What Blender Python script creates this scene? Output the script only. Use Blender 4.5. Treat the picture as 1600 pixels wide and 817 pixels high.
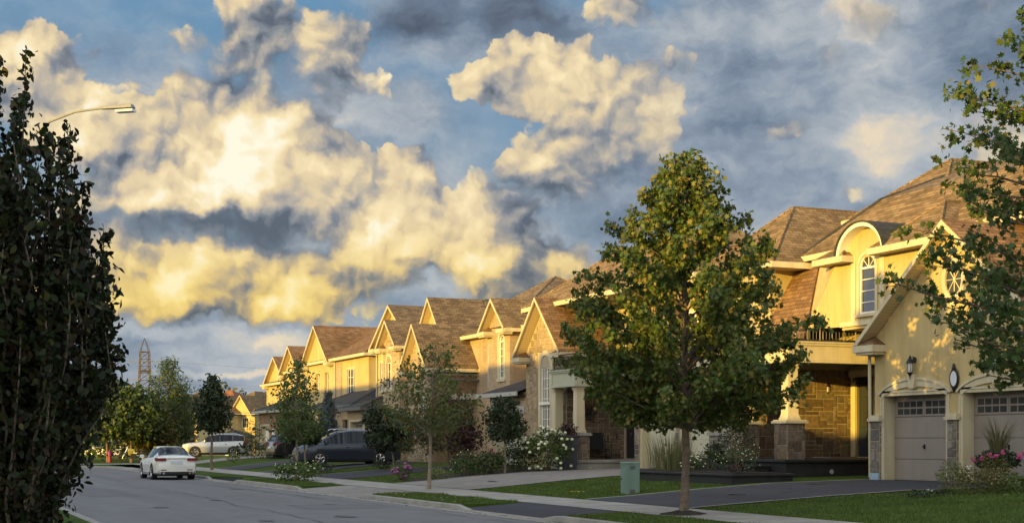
import bpy, math, random
import numpy as np
from mathutils import Matrix, Vector
R = math.radians
# ---------------------------------------------------------------- frame
# World X = distance across the street (T), world Y = distance along the street (S), Z up. Camera stands at 0,0.
CT, KT = 0.9173, 0.3981          # view direction in street frame = (KT, CT)
sc = bpy.context.scene
for o in list(bpy.data.objects): bpy.data.objects.remove(o)
col = sc.collection
cam_d = bpy.data.cameras.new('camera'); cam = bpy.data.objects.new('camera', cam_d); col.objects.link(cam)
cam.location = (0, 0, 1.65); cam.rotation_euler = (R(90), 0, -math.atan2(KT, CT))
cam_d.sensor_width = 36; cam_d.lens = 36*2200/1600; cam_d.shift_y = (690-408.5)/1600; cam_d.shift_x = 0
cam_d.clip_end = 6000; cam_d.clip_start = 0.1
sc.camera = cam
sc.render.engine = 'CYCLES'
sc.view_settings.view_transform = 'Standard'; sc.view_settings.look = 'None'
sc.view_settings.gamma = 1; sc.view_settings.use_curve_mapping = False
sc.view_settings.exposure = 0.6
sc.cycles.max_bounces = 6; sc.cycles.diffuse_bounces = 3; sc.cycles.glossy_bounces = 2
sc.cycles.transmission_bounces = 3; sc.cycles.transparent_max_bounces = 6
# sun: light travels (+X, +Y) with slope M
M_SUN = 0.48; EL = 5.3
sd = Vector((1, M_SUN, 0)).normalized()
ldir = Vector((sd.x*math.cos(R(EL)), sd.y*math.cos(R(EL)), -math.sin(R(EL))))
sl = bpy.data.lights.new('sun', 'SUN'); sun = bpy.data.objects.new('sun', sl); col.objects.link(sun)
sl.energy = 5.0; sl.angle = R(0.5); sl.color = (1.0, 0.62, 0.095)
sun.rotation_euler = ldir.to_track_quat('-Z', 'Y').to_euler()

# ---------------------------------------------------------------- world
world = bpy.data.worlds.new('World'); sc.world = world; world.use_nodes = True
def build_world():
    nt = world.node_tree; nt.nodes.clear(); N = nt.nodes.new; L = nt.links.new
    def m(op, a, b=None, c=None, clamp=False):
        n = N('ShaderNodeMath'); n.operation = op; n.use_clamp = clamp
        for i, v in enumerate((a, b, c)):
            if v is None: continue
            if isinstance(v, (int, float)): n.inputs[i].default_value = v
            else: L(v, n.inputs[i])
        return n.outputs[0]
    def vm(op, a, b=None, out=0):
        n = N('ShaderNodeVectorMath'); n.operation = op
        for i, v in enumerate((a, b)):
            if v is None: continue
            if isinstance(v, (tuple, list)): n.inputs[i].default_value = v
            elif isinstance(v, (int, float)): n.inputs['Scale'].default_value = v
            else: L(v, n.inputs[i])
        return n.outputs['Value'] if op in ('DOT_PRODUCT', 'LENGTH') else n.outputs[0]
    def sstep(v, a, b):
        n = N('ShaderNodeMapRange'); n.interpolation_type = 'SMOOTHSTEP'
        L(v, n.inputs[0]); n.inputs[1].default_value = a; n.inputs[2].default_value = b
        return n.outputs[0]
    def mix(f, a, b):
        n = N('ShaderNodeMix'); n.data_type = 'RGBA'
        L(f, n.inputs[0])
        for i, v in ((6, a), (7, b)):
            if isinstance(v, tuple): n.inputs[i].default_value = (*v, 1)
            else: L(v, n.inputs[i])
        return n.outputs[2]
    def ramp(f, stops):
        n = N('ShaderNodeValToRGB'); L(f, n.inputs[0]); e = n.color_ramp.elements
        while len(e) < len(stops): e.new(0.5)
        for k, (p, c) in enumerate(stops): e[k].position = p; e[k].color = (*c, 1)
        return n.outputs[0]
    def s(r, g, b):  # sRGB 0-255 to linear
        f = lambda c: (c/255/12.92 if c/255 <= .04045 else ((c/255+.055)/1.055)**2.4)
        return (f(r), f(g), f(b))
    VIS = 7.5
    tc = N('ShaderNodeTexCoord').outputs['Generated']
    d = vm('NORMALIZE', tc)
    xr = vm('DOT_PRODUCT', d, (CT, -KT, 0)); yf = vm('DOT_PRODUCT', d, (KT, CT, 0)); z = vm('DOT_PRODUCT', d, (0, 0, 1))
    az = m('ARCTAN2', xr, yf); el = m('ARCSINE', z)
    cmb = N('ShaderNodeCombineXYZ'); L(az, cmb.inputs[0]); L(el, cmb.inputs[1]); p0 = cmb.outputs[0]
    def noise(v, scale, det, rough=.55, lac=2.0, dist=0, typ='FBM'):
        n = N('ShaderNodeTexNoise'); L(v, n.inputs['Vector']); n.noise_dimensions = '2D'
        n.inputs['Scale'].default_value = scale; n.inputs['Detail'].default_value = det
        n.inputs['Roughness'].default_value = rough; n.inputs['Distortion'].default_value = dist
        n.inputs['Lacunarity'].default_value = lac
        return n
    # domain warp
    w = noise(p0, 14, 5, .6).outputs['Color']
    w = vm('SUBTRACT', w, (.5, .5, .5))
    w2 = noise(p0, 60, 3, .6).outputs['Color']; w2 = vm('SUBTRACT', w2, (.5, .5, .5))
    p = vm('ADD', vm('ADD', p0, vm('SCALE', w, .028)), vm('SCALE', w2, .008))
    def cell(v, sc_, sm=.35):
        n = N('ShaderNodeTexVoronoi'); n.voronoi_dimensions = '2D'; n.feature = 'SMOOTH_F1'
        L(v, n.inputs['Vector']); n.inputs['Scale'].default_value = sc_; n.inputs['Smoothness'].default_value = sm
        return n.outputs['Distance']
    def billow(v):
        a = m('MULTIPLY', cell(v, 20, .5), -.7)
        b = m('MULTIPLY', cell(v, 52, .4), -.40)
        c = m('MULTIPLY', noise(v, 24, 9, .58).outputs[0], .85)
        a = m('ADD', a, m('MULTIPLY', cell(v, 115, .3), -.22))
        return m('ADD', m('ADD', a, b), c)          # about -.8 .. .6
    def ang(px, py):
        a = math.atan((px-800)/2200); return (a, math.atan((690-py)/2200*math.cos(a)))
    def blobs(v, lst):
        out = None
        for (px, py, rx, ry, wt) in lst:
            a, e = ang(px, py)
            q = vm('SUBTRACT', v, (a, e, 0)); q = vm('MULTIPLY', q, (2200/rx, 2200/ry, 0))
            t = m('MULTIPLY_ADD', vm('LENGTH', q), -wt, wt)
            out = t if out is None else m('MAXIMUM', out, t)
        return out
    def blobsum(v, lst):
        out = None
        for (px, py, rx, ry, wt) in lst:
            a, e = ang(px, py)
            q = vm('SUBTRACT', v, (a, e, 0)); q = vm('MULTIPLY', q, (2200/rx, 2200/ry, 0))
            n = N('ShaderNodeMapRange'); n.interpolation_type = 'SMOOTHERSTEP'; L(vm('LENGTH', q), n.inputs[0])
            n.inputs[1].default_value = 1; n.inputs[2].default_value = 0; n.inputs[3].default_value = 0; n.inputs[4].default_value = wt
            t = n.outputs[0]
            out = t if out is None else m('ADD', out, t)
        return out
    bl = billow(p)
    pl = vm('ADD', p, (-.0045, .0070, 0)); bl2 = billow(pl)
    pL = vm('ADD', p, (-.016, .022, 0))
    relief = m('SUBTRACT', bl, bl2)
    big = m('SUBTRACT', noise(p, 15, 2, .5).outputs[0], noise(pL, 15, 2, .5).outputs[0])
    soft = noise(vm('MULTIPLY', p, (1, 1.7, 1)), 9, 6, .55).outputs[0]
    soft2 = noise(vm('MULTIPLY', p, (1, 2.0, 1)), 22, 7, .6).outputs[0]
    # clear sky behind
    sky = N('ShaderNodeTexSky'); sky.sky_type = 'NISHITA'; sky.sun_disc = False
    sky.sun_elevation = R(EL); sky.sun_rotation = math.atan2(-ldir.x, -ldir.y); sky.air_density = 1; sky.dust_density = 1.5
    blue = mix(sstep(el, .02, .33), s(160, 172, 182), s(92, 152, 196))
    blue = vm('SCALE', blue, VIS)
    clear = mix(m('ADD', .8, 0), sky.outputs[0], blue)
    # soft grey cloud sheets
    veil_d = blobsum(p, [(1280, 230, 560, 420, 1.0), (700, 20, 240, 110, 1.0), (1500, 80, 380, 220, .5), (1130, 90, 260, 200, .5), (300, 560, 800, 140, .8), (760, 520, 460, 130, .7),
                         (870, 60, 160, 110, .6), (560, 150, 260, 120, .4), (960, 330, 260, 170, .7), (700, 180, 160, 80, .25), (200, 130, 330, 130, .35), (1000, 480, 400, 150, .6), (560, 330, 400, 200, .5)])
    veil = m('MULTIPLY', m('ADD', veil_d, .30), m('MULTIPLY_ADD', soft, 2.2, .0), clamp=True)
    vb = m('ADD', m('MULTIPLY_ADD', m('SUBTRACT', soft2, .5), .62, m('MULTIPLY_ADD', m('SUBTRACT', soft, .5), .8, .52)),
           blobsum(p, [(690, 18, 200, 80, -.42), (830, 30, 120, 70, -.3), (1560, 60, 260, 150, -.24), (1230, 200, 190, 110, -.12), (1100, 250, 130, 130, -.08), (330, 560, 500, 60, .1), (560, 540, 300, 80, .12), (500, 640, 1200, 80, .2), (1400, 240, 200, 90, .14), (1140, 330, 170, 70, .12),
                       (1350, 30, 110, 60, .3), (1250, 120, 420, 220, .08), (1400, 250, 300, 120, .08), (900, 400, 200, 90, .16), (240, 515, 160, 18, .28), (440, 535, 90, 26, .32), (380, 585, 240, 12, .3), (600, 420, 260, 120, .16), (260, 240, 180, 110, .2), (1270, 240, 240, 60, .1), (800, 470, 300, 60, .14)]))
    veil_c = ramp(vb, [(0.0, s(82, 92, 108)), (.3, s(112, 128, 148)), (.5, s(142, 156, 172)), (.75, s(182, 188, 193)), (1.0, s(232, 216, 190))])
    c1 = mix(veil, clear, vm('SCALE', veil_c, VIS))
    # lit cumulus heads
    lit = [(395, 215, 120, 85, 1.15), (330, 215, 90, 90, 1.0), (430, 290, 180, 85, 1.2), (520, 300, 90, 80, 1.0), (230, 260, 110, 80, .7), (350, 150, 50, 40, .6),
           (300, 440, 230, 70, 1.25), (480, 440, 170, 70, 1.1), (200, 420, 80, 50, .9), (620, 300, 70, 70, 1.1), (690, 370, 150, 80, 1.15), (760, 340, 100, 75, 1.05), (600, 400, 110, 80, 1), (860, 400, 70, 40, .9), (800, 430, 110, 55, .9),
           (460, 60, 110, 70, .66), (400, 90, 80, 50, .5), (520, 120, 60, 50, .4),
           (850, 125, 110, 65, 1.0), (800, 100, 45, 40, .8), (930, 215, 110, 80, .85), (860, 270, 90, 70, .75), (1000, 150, 60, 60, .5), (980, 10, 50, 40, .5),
           (350, 350, 250, 44, .95), (60, 130, 120, 70, .75), (130, 200, 90, 70, .7), (40, 80, 60, 40, .7), (1350, 15, 75, 45, .55), (1575, 205, 75, 60, .7), (1325, 297, 18, 9, .45), (1295, 78, 20, 22, .45), (1245, 205, 26, 12, .3),
           (652, 238, 12, 8, .4), (1500, 5, 60, 20, .35)]
    dl = m('ADD', blobs(p, lit), m('MULTIPLY_ADD', bl, .80, .20))
    base = blobsum(p, [(330, 356, 300, 44, .62), (450, 384, 140, 40, .4), (220, 345, 150, 36, .3), (300, 512, 360, 36, .42), (680, 460, 250, 80, .38), (880, 340, 160, 110, .30), (560, 430, 120, 80, .16), (960, 260, 100, 100, .22), (500, 150, 200, 70, .36), (1400, 100, 420, 300, .42), (450, 60, 200, 120, .24), (980, 20, 90, 60, .3), (930, 230, 130, 130, .16), (800, 290, 110, 60, .42), (700, 230, 90, 40, .3), (250, 90, 160, 70, .2), (180, 275, 120, 70, .14), (60, 180, 170, 60, .22), (870, 210, 120, 30, .12), (420, 130, 160, 30, .12)])
    edge = m('DIVIDE', dl, m('MULTIPLY_ADD', base, 1.3, .10))
    mask = m('MULTIPLY', sstep(edge, .0, 1.0), m('SUBTRACT', 1, m('MULTIPLY', sstep(az, .04, .16), .35)))
    thick = sstep(dl, .0, .75)
    glow = blobsum(p, [(385, 235, 170, 120, .17), (320, 430, 300, 80, .14), (470, 60, 90, 60, .04), (840, 120, 130, 70, .12), (620, 280, 80, 60, .10), (760, 300, 90, 45, .10), (520, 270, 90, 70, .08)])
    glow = m('SUBTRACT', glow, base)
    lum = m('ADD', m('ADD', m('ADD', m('MULTIPLY', relief, .58), m('MULTIPLY', big, 1.1)), m('MULTIPLY_ADD', thick, .20, .42)), m('ADD', glow, m('MULTIPLY', m('SUBTRACT', soft2, .5), .28)))
    cc = ramp(lum, [(0.0, s(96, 106, 120)), (.2, s(136, 142, 150)), (.38, s(184, 176, 164)), (.56, s(226, 206, 168)), (.78, s(250, 230, 184)), (1.0, s(255, 250, 226))])
    cy = ramp(lum, [(0.0, s(92, 100, 110)), (.2, s(130, 132, 130)), (.38, s(186, 168, 130)), (.56, s(230, 200, 122)), (.78, s(249, 222, 138)), (1.0, s(255, 240, 186))])
    yel = m('SUBTRACT', 1, sstep(el, .09, .17))
    cc = mix(yel, cc, cy)
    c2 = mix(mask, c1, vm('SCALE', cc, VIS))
    # outside the view: sky raised to lift the shade, most toward the low sun
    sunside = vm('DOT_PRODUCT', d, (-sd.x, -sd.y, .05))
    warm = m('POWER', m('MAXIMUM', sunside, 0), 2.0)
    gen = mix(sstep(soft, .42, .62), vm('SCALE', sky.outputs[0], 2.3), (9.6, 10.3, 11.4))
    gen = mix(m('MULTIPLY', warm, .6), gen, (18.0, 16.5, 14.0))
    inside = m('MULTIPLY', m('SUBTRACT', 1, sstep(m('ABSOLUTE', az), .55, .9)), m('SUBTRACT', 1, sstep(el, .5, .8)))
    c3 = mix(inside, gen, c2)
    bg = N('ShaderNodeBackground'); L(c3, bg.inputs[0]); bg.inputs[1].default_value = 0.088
    out = N('ShaderNodeOutputWorld'); L(bg.outputs[0], out.inputs[0])
build_world()
world.cycles.sampling_method = 'MANUAL'; world.cycles.sample_map_resolution = 512

# ---------------------------------------------------------------- materials
MATS = {}
def newmat(name):
    mt = bpy.data.materials.new(name); mt.use_nodes = True; nt = mt.node_tree
    return mt, nt, nt.nodes['Principled BSDF']
def P(name, color, rough=.8, metal=0, bump=0, bscale=30, var=.12, vscale=3, spec=.5, emit=None, coat=0, fine=0):
    """plain material with broad and fine colour variation and a bump"""
    mt, nt, b = newmat(name); N = nt.nodes.new; L = nt.links.new
    b.inputs['Roughness'].default_value = rough; b.inputs['Metallic'].default_value = metal
    b.inputs['Specular IOR Level'].default_value = spec; b.inputs['Coat Weight'].default_value = coat
    tc = N('ShaderNodeTexCoord')
    n = N('ShaderNodeTexNoise'); L(tc.outputs['Object'], n.inputs['Vector']); n.inputs['Scale'].default_value = vscale; n.inputs['Detail'].default_value = 6
    hs = N('ShaderNodeHueSaturation'); hs.inputs['Color'].default_value = (*color, 1)
    mr = N('ShaderNodeMapRange'); L(n.outputs[0], mr.inputs[0]); mr.inputs[1].default_value = .3; mr.inputs[2].default_value = .7
    mr.inputs[3].default_value = 1-var; mr.inputs[4].default_value = 1+var
    v = mr.outputs[0]
    if fine:
        n3 = N('ShaderNodeTexNoise'); L(tc.outputs['Object'], n3.inputs['Vector']); n3.inputs['Scale'].default_value = bscale*1.5; n3.inputs['Detail'].default_value = 3
        m3 = N('ShaderNodeMapRange'); L(n3.outputs[0], m3.inputs[0]); m3.inputs[1].default_value = .3; m3.inputs[2].default_value = .7
        m3.inputs[3].default_value = 1-fine; m3.inputs[4].default_value = 1+fine
        mm = N('ShaderNodeMath'); mm.operation = 'MULTIPLY'; L(v, mm.inputs[0]); L(m3.outputs[0], mm.inputs[1]); v = mm.outputs[0]
    L(v, hs.inputs['Value']); L(hs.outputs[0], b.inputs['Base Color'])
    if bump:
        n2 = N('ShaderNodeTexNoise'); L(tc.outputs['Object'], n2.inputs['Vector']); n2.inputs['Scale'].default_value = bscale; n2.inputs['Detail'].default_value = 4
        bp = N('ShaderNodeBump'); bp.inputs['Strength'].default_value = bump; bp.inputs['Distance'].default_value = .02
        L(n2.outputs[0], bp.inputs['Height']); L(bp.outputs[0], b.inputs['Normal'])
    if emit: b.inputs['Emission Color'].default_value = (*emit[0], 1); b.inputs['Emission Strength'].default_value = emit[1]
    MATS[name] = mt; return mt
def brickmat(name, c1, c2, mortar, bw, rh, ms=.008, bump=.5, var=.25, freq=2, off=.5, rough=.9, vs=.6, squash=1.0):
    mt, nt, b = newmat(name); N = nt.nodes.new; L = nt.links.new
    uv = N('ShaderNodeUVMap')
    br = N('ShaderNodeTexBrick'); L(uv.outputs[0], br.inputs['Vector'])
    br.inputs['Scale'].default_value = 1; br.inputs['Brick Width'].default_value = bw; br.inputs['Row Height'].default_value = rh
    br.inputs['Mortar Size'].default_value = ms; br.offset = off; br.offset_frequency = freq; br.squash = squash; br.squash_frequency = 3
    br.inputs['Color1'].default_value = (*c1, 1); br.inputs['Color2'].default_value = (*c2, 1); br.inputs['Mortar'].default_value = (*mortar, 1)
    br.inputs['Bias'].default_value = -.1; br.inputs['Mortar Smooth'].default_value = .1
    tc = N('ShaderNodeTexCoord'); n = N('ShaderNodeTexNoise'); L(tc.outputs['Object'], n.inputs[0]); n.inputs['Scale'].default_value = vs; n.inputs['Detail'].default_value = 7; n.inputs['Roughness'].default_value = .65
    mr = N('ShaderNodeMapRange'); L(n.outputs[0], mr.inputs[0]); mr.inputs[1].default_value = .3; mr.inputs[2].default_value = .7; mr.inputs[3].default_value = 1-var; mr.inputs[4].default_value = 1+var
    hs = N('ShaderNodeHueSaturation'); L(br.outputs[0], hs.inputs['Color']); L(mr.outputs[0], hs.inputs['Value']); L(hs.outputs[0], b.inputs['Base Color'])
    b.inputs['Roughness'].default_value = rough; b.inputs['Specular IOR Level'].default_value = .25
    bp = N('ShaderNodeBump'); bp.inputs['Strength'].default_value = bump; bp.inputs['Distance'].default_value = .02; bp.invert = True
    L(br.outputs['Fac'], bp.inputs['Height']); L(bp.outputs[0], b.inputs['Normal'])
    MATS[name] = mt; return mt
def islandmat(name, stops, rough=.85, trans=0, bump=.3, spec=.3, hue=0, bscale=25, noisevar=.2):
    """colour by island (one stone, one leaf) from a ramp"""
    mt, nt, b = newmat(name); N = nt.nodes.new; L = nt.links.new
    g = N('ShaderNodeNewGeometry'); r = N('ShaderNodeValToRGB'); L(g.outputs['Random Per Island'], r.inputs[0]); e = r.color_ramp.elements
    while len(e) < len(stops): e.new(.5)
    for k, (p, c) in enumerate(stops): e[k].position = p; e[k].color = (*c, 1)
    tc = N('ShaderNodeTexCoord'); n = N('ShaderNodeTexNoise'); L(tc.outputs['Object'], n.inputs[0]); n.inputs['Scale'].default_value = bscale if not trans else 1.3; n.inputs['Detail'].default_value = 5
    mr = N('ShaderNodeMapRange'); L(n.outputs[0], mr.inputs[0]); mr.inputs[1].default_value = .3; mr.inputs[2].default_value = .7; mr.inputs[3].default_value = 1-noisevar; mr.inputs[4].default_value = 1+noisevar
    hs = N('ShaderNodeHueSaturation'); L(r.outputs[0], hs.inputs['Color']); L(mr.outputs[0], hs.inputs['Value'])
    L(hs.outputs[0], b.inputs['Base Color']); b.inputs['Roughness'].default_value = rough; b.inputs['Specular IOR Level'].default_value = spec
    if bump and not trans:
        bp = N('ShaderNodeBump'); bp.inputs['Strength'].default_value = bump; bp.inputs['Distance'].default_value = .02; L(n.outputs[0], bp.inputs['Height']); L(bp.outputs[0], b.inputs['Normal'])
    if trans:
        t = N('ShaderNodeBsdfTranslucent'); L(hs.outputs[0], t.inputs[0]); mx = N('ShaderNodeMixShader'); mx.inputs[0].default_value = trans
        L(b.outputs[0], mx.inputs[1]); L(t.outputs[0], mx.inputs[2]); L(mx.outputs[0], nt.nodes['Material Output'].inputs[0])
    MATS[name] = mt; return mt
stucco = P('stucco', (.51, .41, .205), .95, bump=.6, bscale=45, var=.09, vscale=.8, spec=.2, fine=.05)
stucco_grey = P('stucco_grey', (.44, .39, .28), .95, bump=.35, bscale=60, var=.05, vscale=.7, spec=.2, fine=.03)
cream = P('cream_trim', (.58, .52, .36), .6, bump=.05, bscale=20, var=.05, vscale=2, spec=.3)
white = P('white_paint', (.78, .78, .74), .45, var=.03, spec=.4)
palegreen = P('pale_door', (.56, .56, .44), .55, var=.04, spec=.4)
taupe = P('taupe_door', (.28, .25, .225), .55, bump=.05, bscale=50, var=.05, vscale=2, spec=.4)
slate = brickmat('slate_shingle', (.045, .048, .055), (.075, .075, .08), (.02, .02, .022), .33, .145, .006, .6, .2)
shing_a = brickmat('tan_shingle', (.165, .110, .055), (.31, .215, .115), (.055, .04, .025), .34, .145, .008, .8, .22)
shing_b = brickmat('brown_shingle', (.165, .095, .048), (.29, .175, .09), (.055, .032, .02), .34, .145, .008, .8, .22)
shing_c = brickmat('grey_brown_shingle', (.135, .095, .06), (.26, .19, .115), (.045, .035, .025), .34, .145, .008, .8, .22)
shing_d = brickmat('rust_shingle', (.26, .10, .05), (.36, .15, .07), (.07, .03, .02), .34, .145, .008, .8, .2)
brick_b = brickmat('brown_brick', (.21, .125, .075), (.29, .18, .115), (.27, .22, .17), .24, .082, .009, .5, .2)
brick_t = brickmat('tan_brick', (.36, .27, .17), (.44, .34, .22), (.45, .38, .28), .26, .086, .009, .5, .2)
stone_far = brickmat('tan_stone', (.30, .23, .15), (.42, .33, .22), (.46, .39, .28), .52, .21, .016, .6, .25, squash=.7)
stone = islandmat('field_stone', [(0, (.115, .085, .065)), (.35, (.17, .12, .085)), (.6, (.20, .155, .11)), (.8, (.13, .11, .095)), (1, (.26, .205, .14))], .9, 0, .8, .2, noisevar=.3, bscale=9)
stone_g = islandmat('grey_stone', [(0, (.13, .12, .115)), (.5, (.20, .185, .165)), (1, (.28, .26, .225))], .9, 0, .8, .2, noisevar=.3, bscale=9)
stone_t = islandmat('warm_stone', [(0, (.24, .185, .12)), (.5, (.33, .26, .17)), (1, (.42, .34, .23))], .9, 0, .8, .2, noisevar=.25, bscale=9)
mortar = P('mortar', (.40, .345, .25), .95, bump=.3, bscale=50, var=.1)
black_stone = P('dark_slab', (.022, .022, .026), .55, bump=.2, bscale=18, var=.3, vscale=4)
iron = P('black_iron', (.012, .012, .013), .45, metal=.2, var=.1)
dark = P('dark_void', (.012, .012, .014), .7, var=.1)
navy = P('navy_door', (.022, .036, .060), .45, var=.08)
soffit = brickmat('soffit_board', (.60, .48, .28), (.63, .51, .30), (.36, .28, .16), 6.0, .11, .006, .4, .05)
gutter = P('pale_gutter', (.40, .40, .37), .5, var=.06, spec=.4)
gutter_d = P('dark_gutter', (.10, .11, .12), .45, var=.1)
barkm = P('bark', (.15, .115, .085), .95, bump=.9, bscale=22, var=.35, vscale=9, fine=.2)
bark_l = P('pale_bark', (.24, .20, .15), .95, bump=.6, bscale=22, var=.3, vscale=9, fine=.15)
concrete = P('concrete', (.31, .30, .275), .9, bump=.3, bscale=40, var=.2, vscale=1.3, fine=.12)
kerbm = P('kerb_concrete', (.29, .28, .255), .9, bump=.4, bscale=30, var=.2, vscale=1.6, fine=.12)
rock = P('boulder', (.36, .33, .29), .9, bump=1, bscale=10, var=.3, vscale=5, fine=.15)
soil = P('mulch', (.028, .020, .015), 1, bump=1, bscale=30, var=.4, vscale=12)
paver = brickmat('paver', (.24, .225, .21), (.31, .29, .27), (.15, .14, .13), .22, .11, .006, .3, .15)
def glassmat(name, c, r=.04, spec=.7):
    m_ = P(name, c, r, var=.15, vscale=.8, spec=spec); return m_
glass = glassmat('window_glass', (.035, .04, .045)); glass_c = glassmat('curtained_glass', (.17, .18, .14), .06, .7)
car_glass = glassmat('car_glass', (.008, .010, .014), .05, .35)
chrome = P('chrome', (.7, .7, .7), .15, metal=1, var=.02); rubber = P('tyre_rubber', (.014, .014, .014), .85, var=.1)
pearl = P('pearl_paint', (.80, .80, .74), .28, var=.02, coat=.8); silver = P('silver_paint', (.42, .44, .46), .28, metal=.5, var=.02, coat=1)
gunmetal = P('gunmetal_paint', (.022, .030, .048), .25, metal=.2, var=.03, coat=.6); blackp = P('black_paint', (.012, .013, .016), .2, var=.03, coat=1)
redlens = P('red_lens', (.22, .012, .03), .15, var=.1, coat=1); clearlens = P('clear_lens', (.55, .56, .58), .12, var=.05, coat=1)
plate_m = P('plate', (.65, .68, .74), .5, var=.05)
teal = P('utility_green', (.17, .27, .22), .55, var=.06, bump=.05)
# asphalt
def asphalt(name, col_, streak=.2, rough=.85):
    mt, nt, b = newmat(name); N = nt.nodes.new; L = nt.links.new
    tc = N('ShaderNodeTexCoord')
    def nz(sx, sy, scl, det):
        mp = N('ShaderNodeMapping'); L(tc.outputs['Object'], mp.inputs[0]); mp.inputs['Scale'].default_value = (sx, sy, 1)
        n = N('ShaderNodeTexNoise'); L(mp.outputs[0], n.inputs[0]); n.inputs['Scale'].default_value = scl; n.inputs['Detail'].default_value = det; n.inputs['Roughness'].default_value = .6
        return n.outputs[0]
    def rng(v, lo, hi):
        r = N('ShaderNodeMapRange'); L(v, r.inputs[0]); r.inputs[1].default_value = .3; r.inputs[2].default_value = .7; r.inputs[3].default_value = lo; r.inputs[4].default_value = hi; return r.outputs[0]
    def mul(a, b_):
        m_ = N('ShaderNodeMath'); m_.operation = 'MULTIPLY'; L(a, m_.inputs[0]); L(b_, m_.inputs[1]); return m_.outputs[0]
    v = mul(mul(rng(nz(1.2, .06, 1, 5), 1-streak, 1+streak), rng(nz(1, 1, 1.1, 6), .9, 1.1)), rng(nz(1, 1, 55, 2), .82, 1.18))
    hs = N('ShaderNodeHueSaturation'); hs.inputs['Color'].default_value = (*col_, 1); L(v, hs.inputs['Value']); L(hs.outputs[0], b.inputs['Base Color'])
    b.inputs['Roughness'].default_value = rough; b.inputs['Specular IOR Level'].default_value = .35
    bp = N('ShaderNodeBump'); bp.inputs['Strength'].default_value = .35; bp.inputs['Distance'].default_value = .01; L(nz(1, 1, 60, 3), bp.inputs['Height']); L(bp.outputs[0], b.inputs['Normal'])
    return mt
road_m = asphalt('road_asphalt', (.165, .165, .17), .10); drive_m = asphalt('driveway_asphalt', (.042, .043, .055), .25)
lawn_m = P('lawn_ground', (.052, .088, .016), 1, bump=1, bscale=45, var=.3, vscale=.9, fine=.35, spec=.1)
earth_m = P('far_ground', (.06, .075, .03), 1, bump=.5, bscale=5, var=.3, vscale=.05, spec=.1)
def leafm(name, stops, trans=.28, rough=.5, spec=.35, nv=.22): return islandmat(name, stops, rough, trans, 0, spec, noisevar=nv)
maple_l = leafm('maple_leaf', [(0, (.045, .085, .015)), (.45, (.075, .125, .022)), (.8, (.13, .155, .034)), (1, (.30, .24, .06))])
maple_r = leafm('maple_leaf_dark', [(0, (.03, .07, .014)), (.6, (.055, .10, .02)), (.9, (.10, .13, .03)), (1, (.20, .16, .05))])
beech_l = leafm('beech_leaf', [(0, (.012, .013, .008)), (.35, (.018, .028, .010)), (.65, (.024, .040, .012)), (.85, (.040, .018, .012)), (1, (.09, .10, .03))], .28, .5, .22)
birch_l = leafm('autumn_leaf', [(0, (.055, .095, .02)), (.6, (.095, .14, .03)), (.85, (.16, .14, .03)), (1, (.20, .10, .035))])
green_l = leafm('green_leaf', [(0, (.035, .065, .018)), (.6, (.060, .10, .026)), (1, (.10, .13, .035))])
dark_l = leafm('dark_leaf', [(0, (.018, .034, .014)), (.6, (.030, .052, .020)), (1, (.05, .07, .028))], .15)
purple_l = leafm('purple_leaf', [(0, (.035, .016, .018)), (.6, (.055, .022, .024)), (1, (.075, .04, .03))], .15)
spruce_l = leafm('spruce_needle', [(0, (.06, .085, .095)), (1, (.11, .145, .16))], .05)
hydr_l = leafm('hydrangea_leaf', [(0, (.05, .085, .02)), (.6, (.09, .14, .03)), (1, (.14, .19, .05))])
varieg_l = leafm('pale_leaf', [(0, (.10, .13, .04)), (.6, (.17, .20, .07)), (1, (.30, .32, .15))])
gold_l = leafm('olive_leaf', [(0, (.07, .075, .018)), (.6, (.11, .11, .028)), (1, (.15, .14, .04))])
far_l = leafm('far_leaf', [(0, (.05, .07, .022)), (.6, (.08, .095, .03)), (1, (.12, .12, .045))], .2)
white_f = P('white_petal', (.72, .74, .55), .6, var=.1); pink_f = P('pink_petal', (.45, .06, .20), .6, var=.2); mauve_f = P('mauve_petal', (.30, .09, .26), .6, var=.2)
yellow_f = P('yellow_petal', (.65, .42, .04), .6, var=.1); red_f = P('red_petal', (.28, .03, .05), .6, var=.2)
grass_l = leafm('grass_blade', [(0, (.05, .095, .014)), (.6, (.085, .15, .024)), (1, (.17, .19, .05))], .25)
reed_l = leafm('reed_blade', [(0, (.10, .12, .05)), (.6, (.15, .16, .07)), (1, (.28, .24, .12))], .25)

def weather(mt, amt=.10):
    """vertical rain streaks and soft blotches, fixed to the wall"""
    nt = mt.node_tree; N = nt.nodes.new; L = nt.links.new; b = nt.nodes['Principled BSDF']; src = b.inputs['Base Color'].links[0].from_socket
    tc = N('ShaderNodeTexCoord'); mp = N('ShaderNodeMapping'); L(tc.outputs['Object'], mp.inputs[0]); mp.inputs['Scale'].default_value = (3.2, 3.2, .28)
    n = N('ShaderNodeTexNoise'); L(mp.outputs[0], n.inputs[0]); n.inputs['Scale'].default_value = 1; n.inputs['Detail'].default_value = 8; n.inputs['Roughness'].default_value = .65
    r = N('ShaderNodeMapRange'); L(n.outputs[0], r.inputs[0]); r.inputs[1].default_value = .35; r.inputs[2].default_value = .62; r.inputs[3].default_value = 1-amt*1.6; r.inputs[4].default_value = 1+amt*.4
    h = N('ShaderNodeHueSaturation'); L(src, h.inputs['Color']); L(r.outputs[0], h.inputs['Value']); L(h.outputs[0], b.inputs['Base Color'])
for mt_, a_ in ((stucco, .10), (stucco_grey, .10), (cream, .10), (concrete, .06), (shing_a, .12), (shing_b, .12), (shing_c, .12), (slate, .15), (teal, .10), (taupe, .05), (brick_b, .1), (brick_t, .1), (white, .06)): weather(mt_, a_)
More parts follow.
